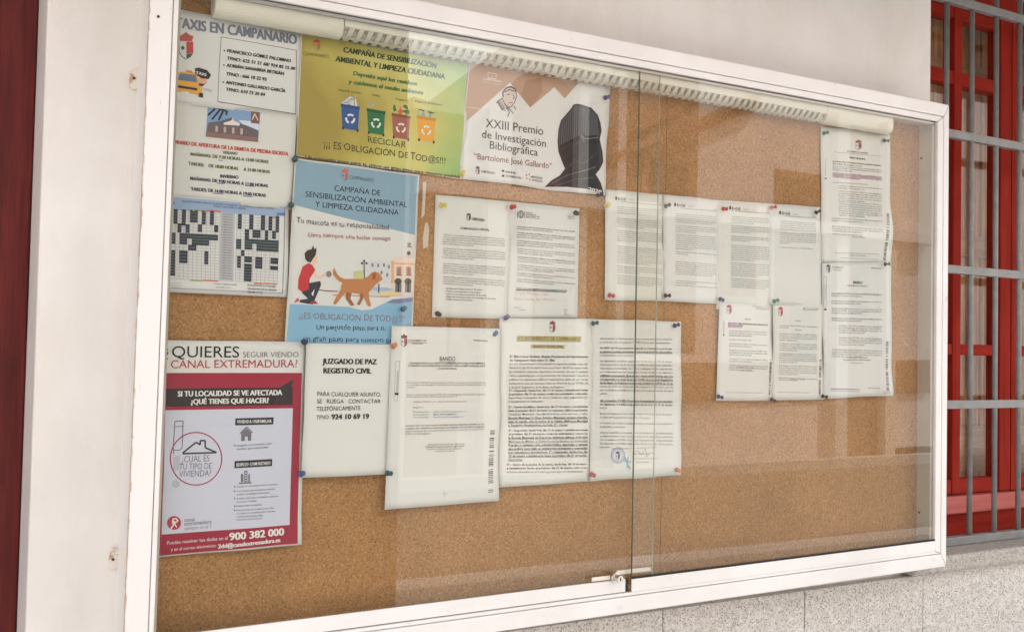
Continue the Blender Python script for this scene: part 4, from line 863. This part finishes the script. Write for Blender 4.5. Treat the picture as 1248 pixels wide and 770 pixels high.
# ------------------------------------------------------------------ 9 right hand column
mg = ink(140, 84, 120)
P = Paper('notice', 'small notice with violet underlined heading and red crest, lower left of the right hand cluster', [(875.8, 368.7), (941, 370.2), (940.6, 487.9), (872.4, 488.4)], .0034, 'registry edicts', seed=30)
crest(P, 884, 371, 6, 11.5, ink(160, 70, 96), ink(140, 100, 110), ink(160, 70, 96)); P.line([(916, 373.3), (938, 374.3)], .5, G1); P.text('EDICTO', 907, 389.6, 914.5, 389.9, 1.5, G1, 'tinyb')
P.text('ANUNCIO SOBRE APROBACIÓN PROVISIONAL DE', 886, 394.8, 935, 397, 2, K, 'tinyb'); P.text('MODIFICACIÓN', 886, 397.6, 904, 398.4, 1.8, mg, 'tinyb'); P.line([(886, 396), (904, 396.8)], 1.6, ink(190, 150, 186)); P.line([(886, 398.6), (904, 399.2)], .6, mg)
yy = 401
for n_, bo in ((3, (2,)), (1, ()), (2, ()), (3, ()), (2, ()), (3, ())):
    P.body([(888, yy), (934, yy+2), (933.5, yy+2+n_*2.7), (887.5, yy+n_*2.7)], n_, G1, cap=1.6, cpl=52, bold=bo, short={n_-1: .6}); yy += n_*2.7+2.4
P.text('En Campanario, a 2 de marzo', 900, 448, 918, 448.4, 1.4, G1); P.text('Fdo. el Alcalde', 902, 452, 917, 452.4, 1.4, G1); P.line([(884, 478), (928, 478.5)], .4, G2)
barcode(P, 936.4, 438, 939, 438, 938, 481, 935.4, 481, K); P.rect(880, 391, 882, 406, ink(184, 184, 180), 2); P.rect(880, 407, 881.6, 409, K, 2)
P.done()
P = Paper('notice', 'small grey typed notice with red crest, lower middle of the right hand cluster', [(940.4, 369.6), (1002.3, 371.4), (1002.8, 486.5), (940.2, 487.6)], .0040, 'registry edicts', seed=31)
crest(P, 946.5, 373.5, 5.5, 12, ink(176, 70, 80), ink(150, 90, 96), ink(176, 70, 80)); P.line([(978, 375.3), (998, 376.2)], .5, G1); P.text('EDICTO', 968, 391.6, 975.5, 392, 1.5, G1)
P.body([(948, 394.5), (996, 396.5), (996, 401.5), (948, 399.5)], 2, G1, cap=1.5, cpl=56, short={1: .25}); P.text('EDICTO DE', 968, 402.6, 976, 403, 1.4, G1)
yy = 404.5
for n_ in (4, 4, 5, 5, 2):
    P.body([(948, yy), (995, yy+1.8), (994.6, yy+1.8+n_*2.55), (947.7, yy+n_*2.55)], n_, G1, cap=1.45, cpl=56, short={n_-1: .5}); yy += n_*2.55+1.9
P.text('Campanario, a 9 de marzo', 962, 462.5, 980, 463, 1.4, G1); P.line([(946, 477.5), (985, 478.4)], .4, G2)
barcode(P, 997.6, 438, 1000.2, 438, 999, 480.5, 996.4, 480.5, K); P.poly([(943, 371), (968, 371.5), (968, 372.5), (943, 372)], ink(188, 188, 184), 1)
P.done()
P = Paper('notice', 'tall notice with violet underlined lines, topmost sheet of the right hand column', [(999.8, 154), (1083.9, 164.3), (1085.6, 323.5), (1000.5, 320)], .0020, 'right column edicts', seed=32, edge=.0012, lifts=(((1085, 285), .07, .006),))
crest(P, 1041, 170.5, 8, 12.5, ink(130, 70, 74), ink(130, 110, 100), ink(150, 84, 76)); P.text('AYUNTAMIENTO DE CAMPANARIO', 1031, 185.4, 1057, 188, 1.6, G1, 'tinyb'); P.line([(1015, 185.5), (1073, 191)], .35, G2)
P.text('BANDO MUNICIPAL', 1034.5, 193.5, 1053.5, 195.6, 2.2, K, 'tinyb')
P.body([(1014, 194.5), (1073, 200), (1073, 206), (1014, 200.5)], 2, K, cap=1.9, cpl=50, bold=(0,), short={1: .6}); P.body([(1014, 201), (1073, 206), (1073, 213), (1014, 208)], 3, G1, cap=1.6, cpl=56, short={2: .4})
P.body([(1014, 209), (1074, 214.5), (1074, 222), (1014, 216.5)], 3, mg, cap=1.9, cpl=50, font='tinyb', under=(0, 1), short={2: .55}); P.text('Lo que se hace público para conocimiento', 1014, 222.8, 1057, 225.8, 1.4, G1)
for y0, n_ in ((224.5, 2), (231, 5), (244, 7), (264, 2), (274, 3), (283, 1)):
    x0 = 1021 if n_ > 3 or y0 < 230 else 1013
    P.body([(x0, y0), (1074, y0+4), (1074, y0+4+n_*2.7), (x0, y0+n_*2.7)], n_, G1, cap=1.7, cpl=50, short={n_-1: .6})
P.text('EL ALCALDE PRESIDENTE', 1036, 289, 1053, 290.4, 1.4, G1); P.text('Fdo. el Alcalde', 1034, 311.8, 1054, 312.8, 1.5, G1); P.line([(1015, 308), (1071, 310)], .4, G2); P.line([(1022, 314.5), (1070, 316.2)], .4, G2)
barcode(P, 1079, 260, 1082, 260.5, 1079, 318, 1076, 317.5, K); P.line([(1006, 193), (1005, 215)], .9, ink(176, 176, 172)); P.rect(1004.6, 217, 1007, 218.6, G1, 2)
P.done()
P = Paper('notice', 'official notice sheet with dark crest and barcode, bottom of the right hand column', [(1000.8, 320.5), (1085.4, 319), (1086, 481.8), (1002.6, 485.8)], .0046, 'right column edicts', seed=33, edge=.0010, lifts=(((1086, 478), .06, .006),))
crestmono(P, 1006, 322, 5, 10.5, ink(76, 76, 78)); P.text('AYUNTAMIENTO DE', 1013, 326.6, 1026, 327, 1.7, G1, 'tinyb'); P.text('CAMPANARIO', 1014, 329.6, 1024, 330, 1.6, G1); P.line([(1060, 326.8), (1073, 327.4)], .8, G1)
P.text('BANDO', 1038.5, 345.6, 1050, 346.2, 3.2, K, 'tinyb'); P.text('SOBRE EL SERVICIO DE CEMENTERIO', 1030.5, 348.8, 1056, 349.4, 1.5, G1)
yy = 355.5
for n_, x0, bo in ((2, 1012, (0,)), (2, 1012, ()), (3, 1012, ()), (2, 1012, ()), (4, 1021, ()), (4, 1021, ()), (4, 1012, ())):
    P.body([(x0, yy), (1074, yy+1.6), (1074, yy+1.6+n_*2.75), (x0, yy+n_*2.75)], n_, G1, cap=1.7, cpl=56 if x0 < 1015 else 48, bold=bo, short={n_-1: .6}); yy += n_*2.75+3.6
P.text('EL ALCALDE - PRESIDENTE', 1031, 436.2, 1057, 436.6, 1.6, G1); P.text('Documento firmado electrónicamente', 1027, 439, 1060, 439.4, 1.7, G1, 'tinyb'); P.text('Campanario, marzo', 1036, 442.4, 1051, 442.6, 1.3, G1)
P.line([(1011, 473.5), (1046, 474.5)], .8, G1); P.line([(1011, 476), (1046, 477)], .5, G2); P.line([(1056, 472.5), (1071, 473)], .5, G1)
barcode(P, 1079, 416, 1082, 416, 1081, 476, 1078, 476, K); P.line([(1003.5, 337), (1006.5, 337), (1006, 374), (1003, 374), (1003.5, 337)], .4, G2); P.line([(1005, 346), (1004.7, 366)], 1, ink(170, 170, 168)); P.rect(1003.4, 376, 1006.4, 378, K, 2)
P.done()

# ------------------------------------------------------------------ 10 lower row
P = Paper('notice', 'magistrate court notice in bold capitals with a telephone number', [(372.6, 418), (484, 420), (477, 577.2), (366.9, 582)], .0084, seed=40)
for t, a, y0, b_, y1, c_ in (('JUZGADO DE PAZ', 393, 443.2, 458.5, 443.8, 6.4), ('REGISTRO CIVIL', 393, 454.6, 452, 455, 6.4)): P.text(t, a, y0, b_, y1, c_, K, 'bold')
for t, a, y0, b_, y1 in (('PARA CUALQUIER ASUNTO,', 385.5, 482.3, 464, 483), ('SE   RUEGA   CONTACTAR', 385, 491.2, 463.5, 491.2), ('TELEFÓNICAMENTE', 384.5, 500.4, 439, 499.4)): P.text(t, a, y0, b_, y1, 5.1, K, 'reg')
P.text('TFNO:', 384.3, 510.5, 401, 510.2, 4.8, K, 'reg'); P.text('924 10 69 19', 403, 510.6, 449.5, 510, 6.2, K, 'bold')
P.done()
P = Paper('notice', 'town hall edict with red shield crest and barcode, pinned beside the court notice', [(477, 397), (608.6, 400.4), (606.4, 609.5), (468.2, 620.8)], .0104, seed=41, lifts=(((607, 609), .07, .004),))
crest(P, 488, 407, 8, 15.5, ink(160, 60, 52), ink(90, 96, 84), ink(110, 60, 48)); P.text('AYUNTAMIENTO DE', 497, 415.8, 519, 416, 2, G1, 'tinyb'); P.text('CAMPANARIO', 501, 419.6, 515, 419.7, 1.8, G1); P.line([(496, 417.3), (520, 417.6)], .5, G1); P.line([(576, 414.6), (593, 415.4)], .9, G1)
P.text('BANDO.', 535, 439.4, 555.5, 439.6, 5.2, ink(60, 60, 60), 'reg'); P.line([(535, 440.6), (554, 440.8)], .4, G1)
P.text('ORGANIZACIÓN DE LOS SERVICIOS ADMINISTRATIVOS DEL AYUNTAMIENTO', 498, 443.4, 590, 443.6, 2.1, ink(70, 70, 70), 'tinyb'); P.text('DURANTE LA SITUACIÓN EXTRAORDINARIA PARA LA LIMITACIÓN DEL VIRUS', 497, 446.6, 590.5, 446.8, 2.1, ink(70, 70, 70), 'tinyb'); P.text('(CORONAVIRUS)', 533, 450, 556, 450, 2, ink(70, 70, 70), 'tinyb')
P.body([(495, 464), (591.5, 464), (591, 472), (495, 472.5)], 3, G1, cap=1.7, cpl=96, short={2: .1}); P.body([(494.5, 479), (590.5, 478.5), (590.5, 483.5), (494.5, 484)], 2, G1, cap=1.7, cpl=96, short={1: .65})
P.text('Teléfono: 924 83 11 14 - oficina virtual del Ayuntamiento', 503, 490.2, 569, 489.6, 1.7, G1); P.text('Registro:', 502.5, 497, 516, 496.8, 1.6, G1)
lb = ink(110, 130, 170)
for i, x1 in enumerate((568, 556, 564)): P.text('Correo electrónico:', 502.5, 502.5+i*3.2, 522, 502.3+i*3.2, 1.6, G1); P.text('registro general campanario es', 527, 502.3+i*3.2, x1, 501.8+i*3.2, 1.7, lb if i != 1 else ink(60, 80, 140), 'tinyb' if i == 1 else 'tiny')
P.body([(493.5, 516), (589.5, 514), (589.5, 526.5), (493, 529.5)], 4, ink(80, 80, 80), cap=1.9, cpl=90, bold=(0, 1), short={3: .32})
for i, (a, b_) in enumerate(((521, 566), (518, 565), (520, 563), (530, 554))): P.text('El Alcalde Presidente firmado digitalmente'[:42-(i == 3)*20], a, 542.2+i*2.8, b_, 541.2+i*2.8, 1.7, G1, 'tinyb' if i == 1 else 'tiny')
barcode(P, 596.5, 524, 602, 524, 599.5, 600, 593.5, 601, ink(70, 70, 70)); P.line([(482, 440), (486.5, 440), (483.5, 488), (479.5, 488), (482, 440)], .4, G2); P.line([(484.3, 452), (482.8, 478)], 1.3, ink(170, 170, 168)); P.rect(480.5, 478.5, 485, 481, K, 2)
P.line([(537, 600), (541, 602), (544, 600)], 1, ink(182, 182, 176)); P.line([(540, 596), (541, 606)], 1, ink(184, 184, 178))
P.done()
hl = ink(188, 176, 104)
P = Paper('notice', 'dense typed edict page with yellow highlighted heading and red crest', [(608.4, 387.8), (723, 388.6), (719.5, 585.8), (606.9, 593.8)], .0070, 'town hall edict in two pages', seed=42)
crest(P, 668, 390.5, 7.5, 14.5, ink(160, 80, 76), G1, ink(140, 70, 60))
P.poly([(629, 409), (708, 409.5), (707.5, 416), (629, 415)], hl, 1, 'highlight'); P.text('AYUNTAMIENTO DE CAMPANARIO', 630, 414.4, 706.5, 415.2, 4.6, ink(60, 58, 40), 'reg', 3); P.line([(629.5, 415.6), (707, 416.4)], .5, ink(60, 58, 40))
P.poly([(646, 420), (688, 420.5), (687.5, 424.8), (646, 424.3)], hl, 1, 'highlight'); P.text('BANDO MUNICIPAL', 649, 423.8, 686, 424.2, 3.6, ink(66, 62, 40), 'reg', 3)
T0 = ("D. Elías López Sánchez, Alcalde Presidente del Ayuntamiento de Campanario hace saber:").split()
K2 = ink(70, 70, 68)
P.body([(620, 431), (716, 431.5), (716, 440), (620, 440)], 2, K2, T0, cap=2.7, cpl=54, font='tinyb', short={1: .58}, bold=(0, 1), mb=K)
P.body([(619.5, 439.5), (716, 440), (715.6, 472.5), (619, 473)], 7, K2, cap=2.5, cpl=62, short={6: .7})
def para(y0, n_, bo, un, x0=618.8, x1=715.5, t=None, last=.4):
    P.body([(x0, y0), (x1, y0-.8), (x1-.2, y0-.8+n_*4.42), (x0-.3, y0+n_*4.42)], n_, K2, t, cap=2.5, cpl=60, bold=bo, under=un, short={n_-1: last}, mb=K)
A1 = "1º.- Suspender desde hoy, día 13 de marzo e inicialmente hasta el próximo día 31 de marzo, todas las actividades culturales, deportivas, formativas, de ocio y cualquier otra organizada por el Ayuntamiento de Campanario.".split()
A2 = "2º.- Cerrar al público, desde hoy, día 13 de marzo e inicialmente hasta el próximo día 31 de marzo los siguientes edificios municipales: Complejo Municipal, Casa Mediterránea, antes de todo, y salas, Escuela Municipal, S. Cines, Estadios Municipal, parques infantiles, salas de estudio, aula de música de la Cultura, Biblioteca Municipal y Tanatorio Arquitectónico La Peña.".split()
A3 = "3º.- Suspender, desde hoy, día 13 de marzo e inicialmente hasta el próximo día 31 de marzo, todas las actividades y cursos de la Escuela Municipal de Deportes, ludoteca, talleres, la Escuela Municipal de Música, el Centro Local de Idiomas, la Universidad Popular y cualquier otra actividad lúdica, deportiva o cultural que pudiera tener lugar en instalaciones municipales y organizadas por colectivos y asociaciones.".split()
A4 = "4º.- Cierre de la piscina de la misma, desde hoy, día 13 de marzo e inicialmente hasta el próximo día 31 de marzo, salvo a los servicios esenciales en el Centro gerontológico del Ayuntamiento de Campanario.".split()
para(472.5, 4, (0, 1), (), t=A1, last=.45); para(492.5, 6, (0, 1, 3, 4, 5), (3, 4, 5), t=A2, last=.75); para(521, 9, (0, 1, 2, 4, 5, 6, 7), (2, 3, 4, 5, 6, 7, 8), t=A3, last=.18); para(562.5, 3, (0, 1), (), x0=616.8, t=A4, last=.95)
P.done()
P = Paper('notice', 'typed edict page with round blue stamp and signature behind the glass overlap', [(721, 388.6), (829.6, 392), (828.4, 578.3), (717.8, 586)], .0078, 'town hall edict in two pages', seed=43, edge=.0008, lifts=(((829, 560), .08, .005),))
y = 409
for n_, bo, un, last in ((2, (), (), .98), (3, (0, 1), (1,), .5), (10, (4, 5, 6), (4, 5, 6), .1), (3, (0, 1), (0,), .1), (2, (), (), .7), (2, (), (), .35), (5, (), (), .15)):
    P.body([(730.5, y), (818.5, y+1.0), (818.2, y+1.0+n_*4.42), (730.2, y+n_*4.42)], n_, G1 if n_ != 3 else K2, cap=2.3, cpl=58, bold=bo, under=un, short={n_-1: last}, mb=K); y += n_*4.42+(2.6 if n_ < 9 else 4.0)
P.text('En Campanario, a 13 de marzo de 2020', 746, 547.4, 798, 545.6, 1.8, G1); P.text('El Alcalde', 772, 553.6, 790, 553, 1.8, G1); P.line([(772, 558.5), (800, 558.2)], .5, G1); P.text('Fdo. el Alcalde', 774, 563.8, 790, 563.2, 1.8, G1)
P.line([(770, 551), (777, 549), (781, 554), (786, 546), (787, 556), (792, 551), (797, 553)], .45, G1)
bs_ = ink(96, 120, 168); P.circle(752.8, 554.5, 8.2, 9.5, .8, bs_); P.circle(752.8, 554.5, 6, 7.2, .5, bs_)
for k in range(16): a = k*math.pi/8; P.line([(752.8+6.6*math.cos(a), 554.5+7.7*math.sin(a)), (752.8+7.6*math.cos(a+.15), 554.5+8.9*math.sin(a+.15))], .6, bs_, 3, 'stamp')
crestmono(P, 750, 549, 5.4, 11, ink(60, 74, 130)); tq = ink(108, 168, 178)
P.line([(761, 556), (764, 566), (767, 571)], 2.2, tq, 2, 'stamp'); P.line([(759, 560), (768, 563)], 1.6, tq, 2, 'stamp'); P.line([(765, 556), (763, 570)], 1.4, tq, 2, 'stamp')
P.done()

# ------------------------------------------------------------------ 11 television campaign poster
P = Paper('poster', 'crimson and white television reception campaign poster at the lower left', [(192, 414.3), (371.6, 416.6), (366.8, 662.8), (181, 679.6)], .0046, seed=44, cat='poster', lifts=(((367, 662), .05, .004),), edge=.0004)
CRI, CRD, CHAR, PALE = ink(150, 32, 54), ink(160, 48, 74), ink(50, 44, 44), ink(190, 194, 198)
PG = ink(196, 197, 196)
P.poly([(188, 454.3), (367.4, 454.2), (361.8, 661.2), (183, 677.6)], CRI, 1, 'printed_background')
P.text('¿', 199, 434.5, 206.5, 434.5, 13, K, 'reg'); P.text('QUIERES', 208, 435.2, 291.5, 435.4, 13.6, K, 'reg'); P.text('SEGUIR VIENDO', 295, 435.2, 363.5, 435, 6.4, ink(70, 70, 72), 'thin')
P.text('CANAL EXTREMADURA?', 207, 448.6, 362.5, 447.4, 9.8, ink(168, 52, 58), 'reg')
P.poly([(202, 473.5), (340, 472), (357.5, 462), (354, 471.7), (356.5, 471.8), (356, 493), (202, 495.5)], CHAR, 2, 'printed_speech_box')
P.text('SI TU LOCALIDAD SE VE AFECTADA', 216, 482.8, 343, 481, 6.4, WH, 'bold'); P.text('¿QUÉ TIENES QUE HACER?', 232, 492.2, 327, 490.6, 6.2, WH, 'bold')
P.poly([(201, 499.6), (356.4, 497.2), (352.5, 639), (196.6, 650.8)], PALE, 2, 'printed_panel')
P.circle(238.3, 558.5, 31.5, 32, 1.4, ink(160, 44, 66), 3); c8 = ink(74, 74, 76)
P.line([(222, 551.5), (238.5, 538.5), (243.5, 541.5), (243.5, 536.5), (249.5, 536.3), (249.6, 545), (263.5, 551), (222, 552.3)], 1.9, ink(54, 58, 58), 4)
P.line([(212.5, 513), (222.5, 512.5), (221.5, 545), (218, 548), (211, 548), (210.6, 545), (212.5, 513)], .8, G1, 4); P.line([(212, 519.5), (222, 519)], .6, G1, 4); P.line([(210.6, 548), (211, 553)], .8, G1, 4)
P.disc(214, 589, 5, 4.5, ink(172, 174, 176), 3); P.poly([(210, 556), (219, 554), (218, 572), (210, 574)], ink(174, 176, 178), 3)
P.text('¿CUAL ES', 220.5, 563, 255, 561.4, 7.6, c8, 'thin', 4); P.text('TU TIPO DE', 217.5, 571.8, 257.5, 570.6, 7.2, c8, 'thin', 4); P.text('VIVIENDA?', 217.5, 580.8, 257, 579.6, 7.6, c8, 'thin', 4)
P.poly([(286.5, 509.5), (333, 508.2), (332.6, 516.8), (286.2, 518)], BK, 3); P.text('VIVIENDA UNIFAMILIAR', 288.5, 515.6, 330.5, 514.6, 4.0, WH, 'tinyb', 4)
gh = ink(112, 108, 110)
P.poly([(293.5, 527), (300, 521.5), (306, 526.6), (305.6, 536.6), (301.5, 536.8), (301.5, 531.5), (298, 531.6), (298, 537), (293.5, 537)], gh, 3, 'printed_house'); P.line([(292, 527.8), (300, 520), (307.6, 526.8)], 1.3, gh, 4)
P.disc(286, 542.6, .9, .9, K, 3, n_=7); P.text('Llegado el momento, solo', 288.5, 543.8, 331, 541, 2.6, c8, 'tiny', 3); P.text('tendrás que resintonizar', 288, 548, 327, 545.4, 2.6, c8, 'tiny', 3)
P.poly([(285.4, 561.4), (331.4, 558.8), (331, 567.4), (285.2, 570.2)], BK, 3); P.text('EDIFICIO COMUNITARIO', 287.5, 568, 329.5, 565.4, 4.0, WH, 'tinyb', 4)
for a in ((293, 577, 296, 587), (297, 573, 301, 587), (302, 577, 304, 587)): P.rect(a[0], a[1], a[2], a[3], gh, 3, 'printed_house'); 
P.line([(290.5, 588.5), (306, 587.6)], 1.5, gh, 3)
for i in range(4): P.rect(298, 575+i*3, 300, 576.4+i*3, PALE, 4)
for t, y0, x1 in (('Consulta a tu comunidad de vecinos o presidente', 593.5, 338), ('Si es necesario que una empresa instaladora', 599, 335), ('actualice la instalación de antena', 603, 328), ('Contactar cuanto antes con instaladores registrados', 608, 339), ('de la zona o localidad', 612, 312), ('Resintonizar el televisor', 617, 319), ('Las personas que tengan poca señal', 622, 333), ('en el equipo de la comunidad pueden resintonizar', 626, 335), ('y solicitar la subvención para adaptar', 630, 320), ('la antena a la frecuencia', 633.6, 319)):
    P.text(t, 287.5, y0, x1, y0-(x1-287)*.062, 2.2, c8, 'tiny', 3)
    if t[0].isupper(): P.disc(285.2, y0-1, .8, .9, K, 3, n_=7)
P.disc(211.8, 636.5, 8.6, 8.4, ink(170, 50, 64), 3, 'television_logo'); P.line([(208, 643.5), (212, 637), (216.5, 634), (214, 631), (209.5, 632)], 1.7, WH, 4, 'television_logo'); P.poly([(209.5, 632), (209, 638), (213.5, 635)], WH, 5, 'television_logo'); P.line([(212, 637), (215, 642)], 1.3, WH, 4, 'television_logo')
P.text('canal', 224, 635.4, 237, 634.2, 4.6, c8, 'reg', 3); P.text('extremadura', 224, 640, 257.5, 636.8, 4.6, c8, 'reg', 3); P.text('siempre en el 7', 224.5, 645.4, 257.2, 642.6, 4.2, c8, 'thin', 3)
P.text('Puedes resolver tus dudas en el', 203, 663, 277, 656.4, 4.0, WH, 'reg', 3); P.text('900 382 000', 278.5, 657.4, 345.5, 651.2, 8.8, WH, 'bold', 3)
P.text('y en el correo electrónico:', 208, 670.8, 263, 665.4, 3.6, WH, 'reg', 3); P.text('2dd@canalextremadura.es', 265, 667.4, 341, 659.4, 5.0, WH, 'bold', 3)
P.done()

# ------------------------------------------------------------------ traces of old tape on the cork
M_tape = mat('old_tape', (.55, .47, .38), .35)
def trace(pts, label):
    q = [pt(x, y, DC-.0006) for x, y in pts]
    prismo('tape_remnant', q, DC-.0006, DC-.0001, M_tape, label=label, cat='tape')
trace([(515.5, 222), (519.5, 222), (517.5, 262), (513.5, 266), (515, 240)], 'thin torn strip of old tape on the cork beside the blue dog poster')
trace([(518, 272), (521.5, 271), (523, 280), (521.5, 301), (516, 303), (515, 292)], 'short rounded scrap of old tape lower down beside the dog poster')

# ------------------------------------------------------------------ push pins
def pinmesh():
    prof = [(0, .0), (.0046, .0), (.0048, .0012), (.0040, .0020), (.0022, .0034), (.0020, .0085), (.0026, .0100), (.0040, .0108), (.0042, .0120), (.0034, .0130), (0, .0132)]
    n_ = 14; V = []; Fc = []
    for r_, h in prof:
        for k in range(n_): a = 2*math.pi*k/n_; V.append((r_*math.cos(a), -h, r_*math.sin(a)))
    for j in range(len(prof)-1):
        for k in range(n_): a, b_ = j*n_+k, j*n_+(k+1) % n_; Fc.append((a, a+n_, b_+n_, b_))
    return V, Fc
PV, PF = pinmesh(); _pm = {}
PC = dict(blue=(.03, .10, .24), navy=(.02, .03, .09), black=(.018, .018, .020), green=(.03, .26, .11), darkgreen=(.03, .08, .06), red=(.50, .07, .05), orange=(.62, .22, .08),
          yellow=(.62, .52, .10), purple=(.07, .06, .20), teal=(.02, .09, .11), white=(.62, .62, .58))
WN = dict(darkgreen='dark green', navy='navy blue')
def pin(px, py, c, where, base=.004, tilt=None):
    if c not in _pm:
        mt = mat('pin_plastic', PC[c], .28); me = bpy.data.meshes.new('push_pin'); me.from_pydata(PV, [], PF); me.materials.append(mt)
        me.polygons.foreach_set('use_smooth', [True]*len(me.polygons)); me.update()
        bm = bmesh.new(); cyl(bm, (0, .0075, 0), (0, -.0005, 0), .0006, 6); nd = bpy.data.meshes.new('needle'); bm.to_mesh(nd); bm.free(); nd.materials.append(M_steel)
        _pm[c] = (me, nd)
    y0 = DC-base-.0035; X, Z = pt(px, py, y0-.006)
    o = bpy.data.objects.new('push_pin', _pm[c][0]); o.location = (X, y0, Z)
    t = tilt or (rnd.uniform(-.25, .25), rnd.uniform(-.25, .25)); o.rotation_euler = (t[0], 0, t[1])
    link(o, None, WN.get(c, c)+' push pin '+where, 'push pin', 'push pins'); nd = bpy.data.objects.new('needle', _pm[c][1]); link(nd, o)
pin(360.5, 194, 'darkgreen', 'at the top left corner of the blue dog poster', .006)
pin(356, 249.5, 'darkgreen', 'between the bus timetable and the hermitage notice', .005)
pin(371.5, 416.5, 'navy', 'at the top left corner of the court notice', .0095); pin(368, 578, 'blue', 'at the bottom left corner of the court notice', .0095)
pin(480.5, 422, 'orange', 'where the court notice meets the edict with barcode', .009); pin(604.5, 407.2, 'blue', 'at the top right corner of the edict with the BANDO heading', .009)
pin(473.6, 576.6, 'teal', 'at the bottom right corner of the court notice', .009); pin(492.8, 377, 'teal', 'in the blue lower part of the dog poster', .006)
pin(539.5, 249.8, 'yellow', 'at the top left corner of the typed communication', .003); pin(625.5, 252, 'red', 'at the top of the typed pair under the prize poster', .004)
pin(703.5, 259, 'black', 'at the top right corner of the sheet with the pillar emblem', .004); pin(534.8, 382, 'black', 'at the bottom left corner of the typed communication', .003)
pin(618.3, 387.3, 'purple', 'at the top left corner of the highlighted edict', .008); pin(724.8, 394, 'teal', 'at the top between the two edict pages', .009)
pin(824.5, 396.8, 'navy', 'at the top right corner of the stamped edict page', .008); pin(722.8, 578, 'red', 'at the bottom between the two edict pages', .009)
pin(827, 572.5, 'orange', 'at the bottom right corner of the stamped edict page', .012); pin(564.5, 212.5, 'yellow', 'at the bottom left corner of the prize poster', .005)
pin(740, 118.5, 'purple', 'at the top right corner of the prize poster', .004); pin(730.8, 238, 'navy', 'at the bottom right corner of the prize poster', .010)
pin(741, 250, 'yellow', 'at the top left of the gazette page crossed by the glass edge', .003); pin(745, 359.5, 'red', 'at the bottom left of the gazette page crossed by the glass edge', .003)
pin(813.5, 251, 'black', 'at the top left of the second gazette page', .004); pin(813, 360, 'black', 'at the bottom left of the second gazette page', .004)
pin(884, 254.3, 'red', 'at the top left of the third gazette page', .004); pin(880, 364.3, 'purple', 'at the bottom left of the third gazette page', .005)
pin(942.5, 252.8, 'red', 'at the top left of the half filled gazette page', .005); pin(997, 258.8, 'black', 'at the top right of the half filled gazette page', .005)
pin(945.5, 367.2, 'green', 'above the grey typed notice with red crest', .007); pin(877.8, 483, 'blue', 'at the bottom left of the small notice with violet heading', .006)
pin(942.6, 487, 'black', 'at the bottom between the two small notices', .006); pin(1005, 482.8, 'black', 'at the bottom left of the lowest right column notice', .008)
pin(1006.5, 162, 'green', 'at the top left of the tall notice under the lamp', .004); pin(1080, 171, 'darkgreen', 'at the top right of the tall notice under the lamp', .004)
pin(1081, 322, 'black', 'on the right edge between the two tall notices', .008); pin(1082, 478.7, 'white', 'at the bottom right corner of the lowest right column notice', .010)
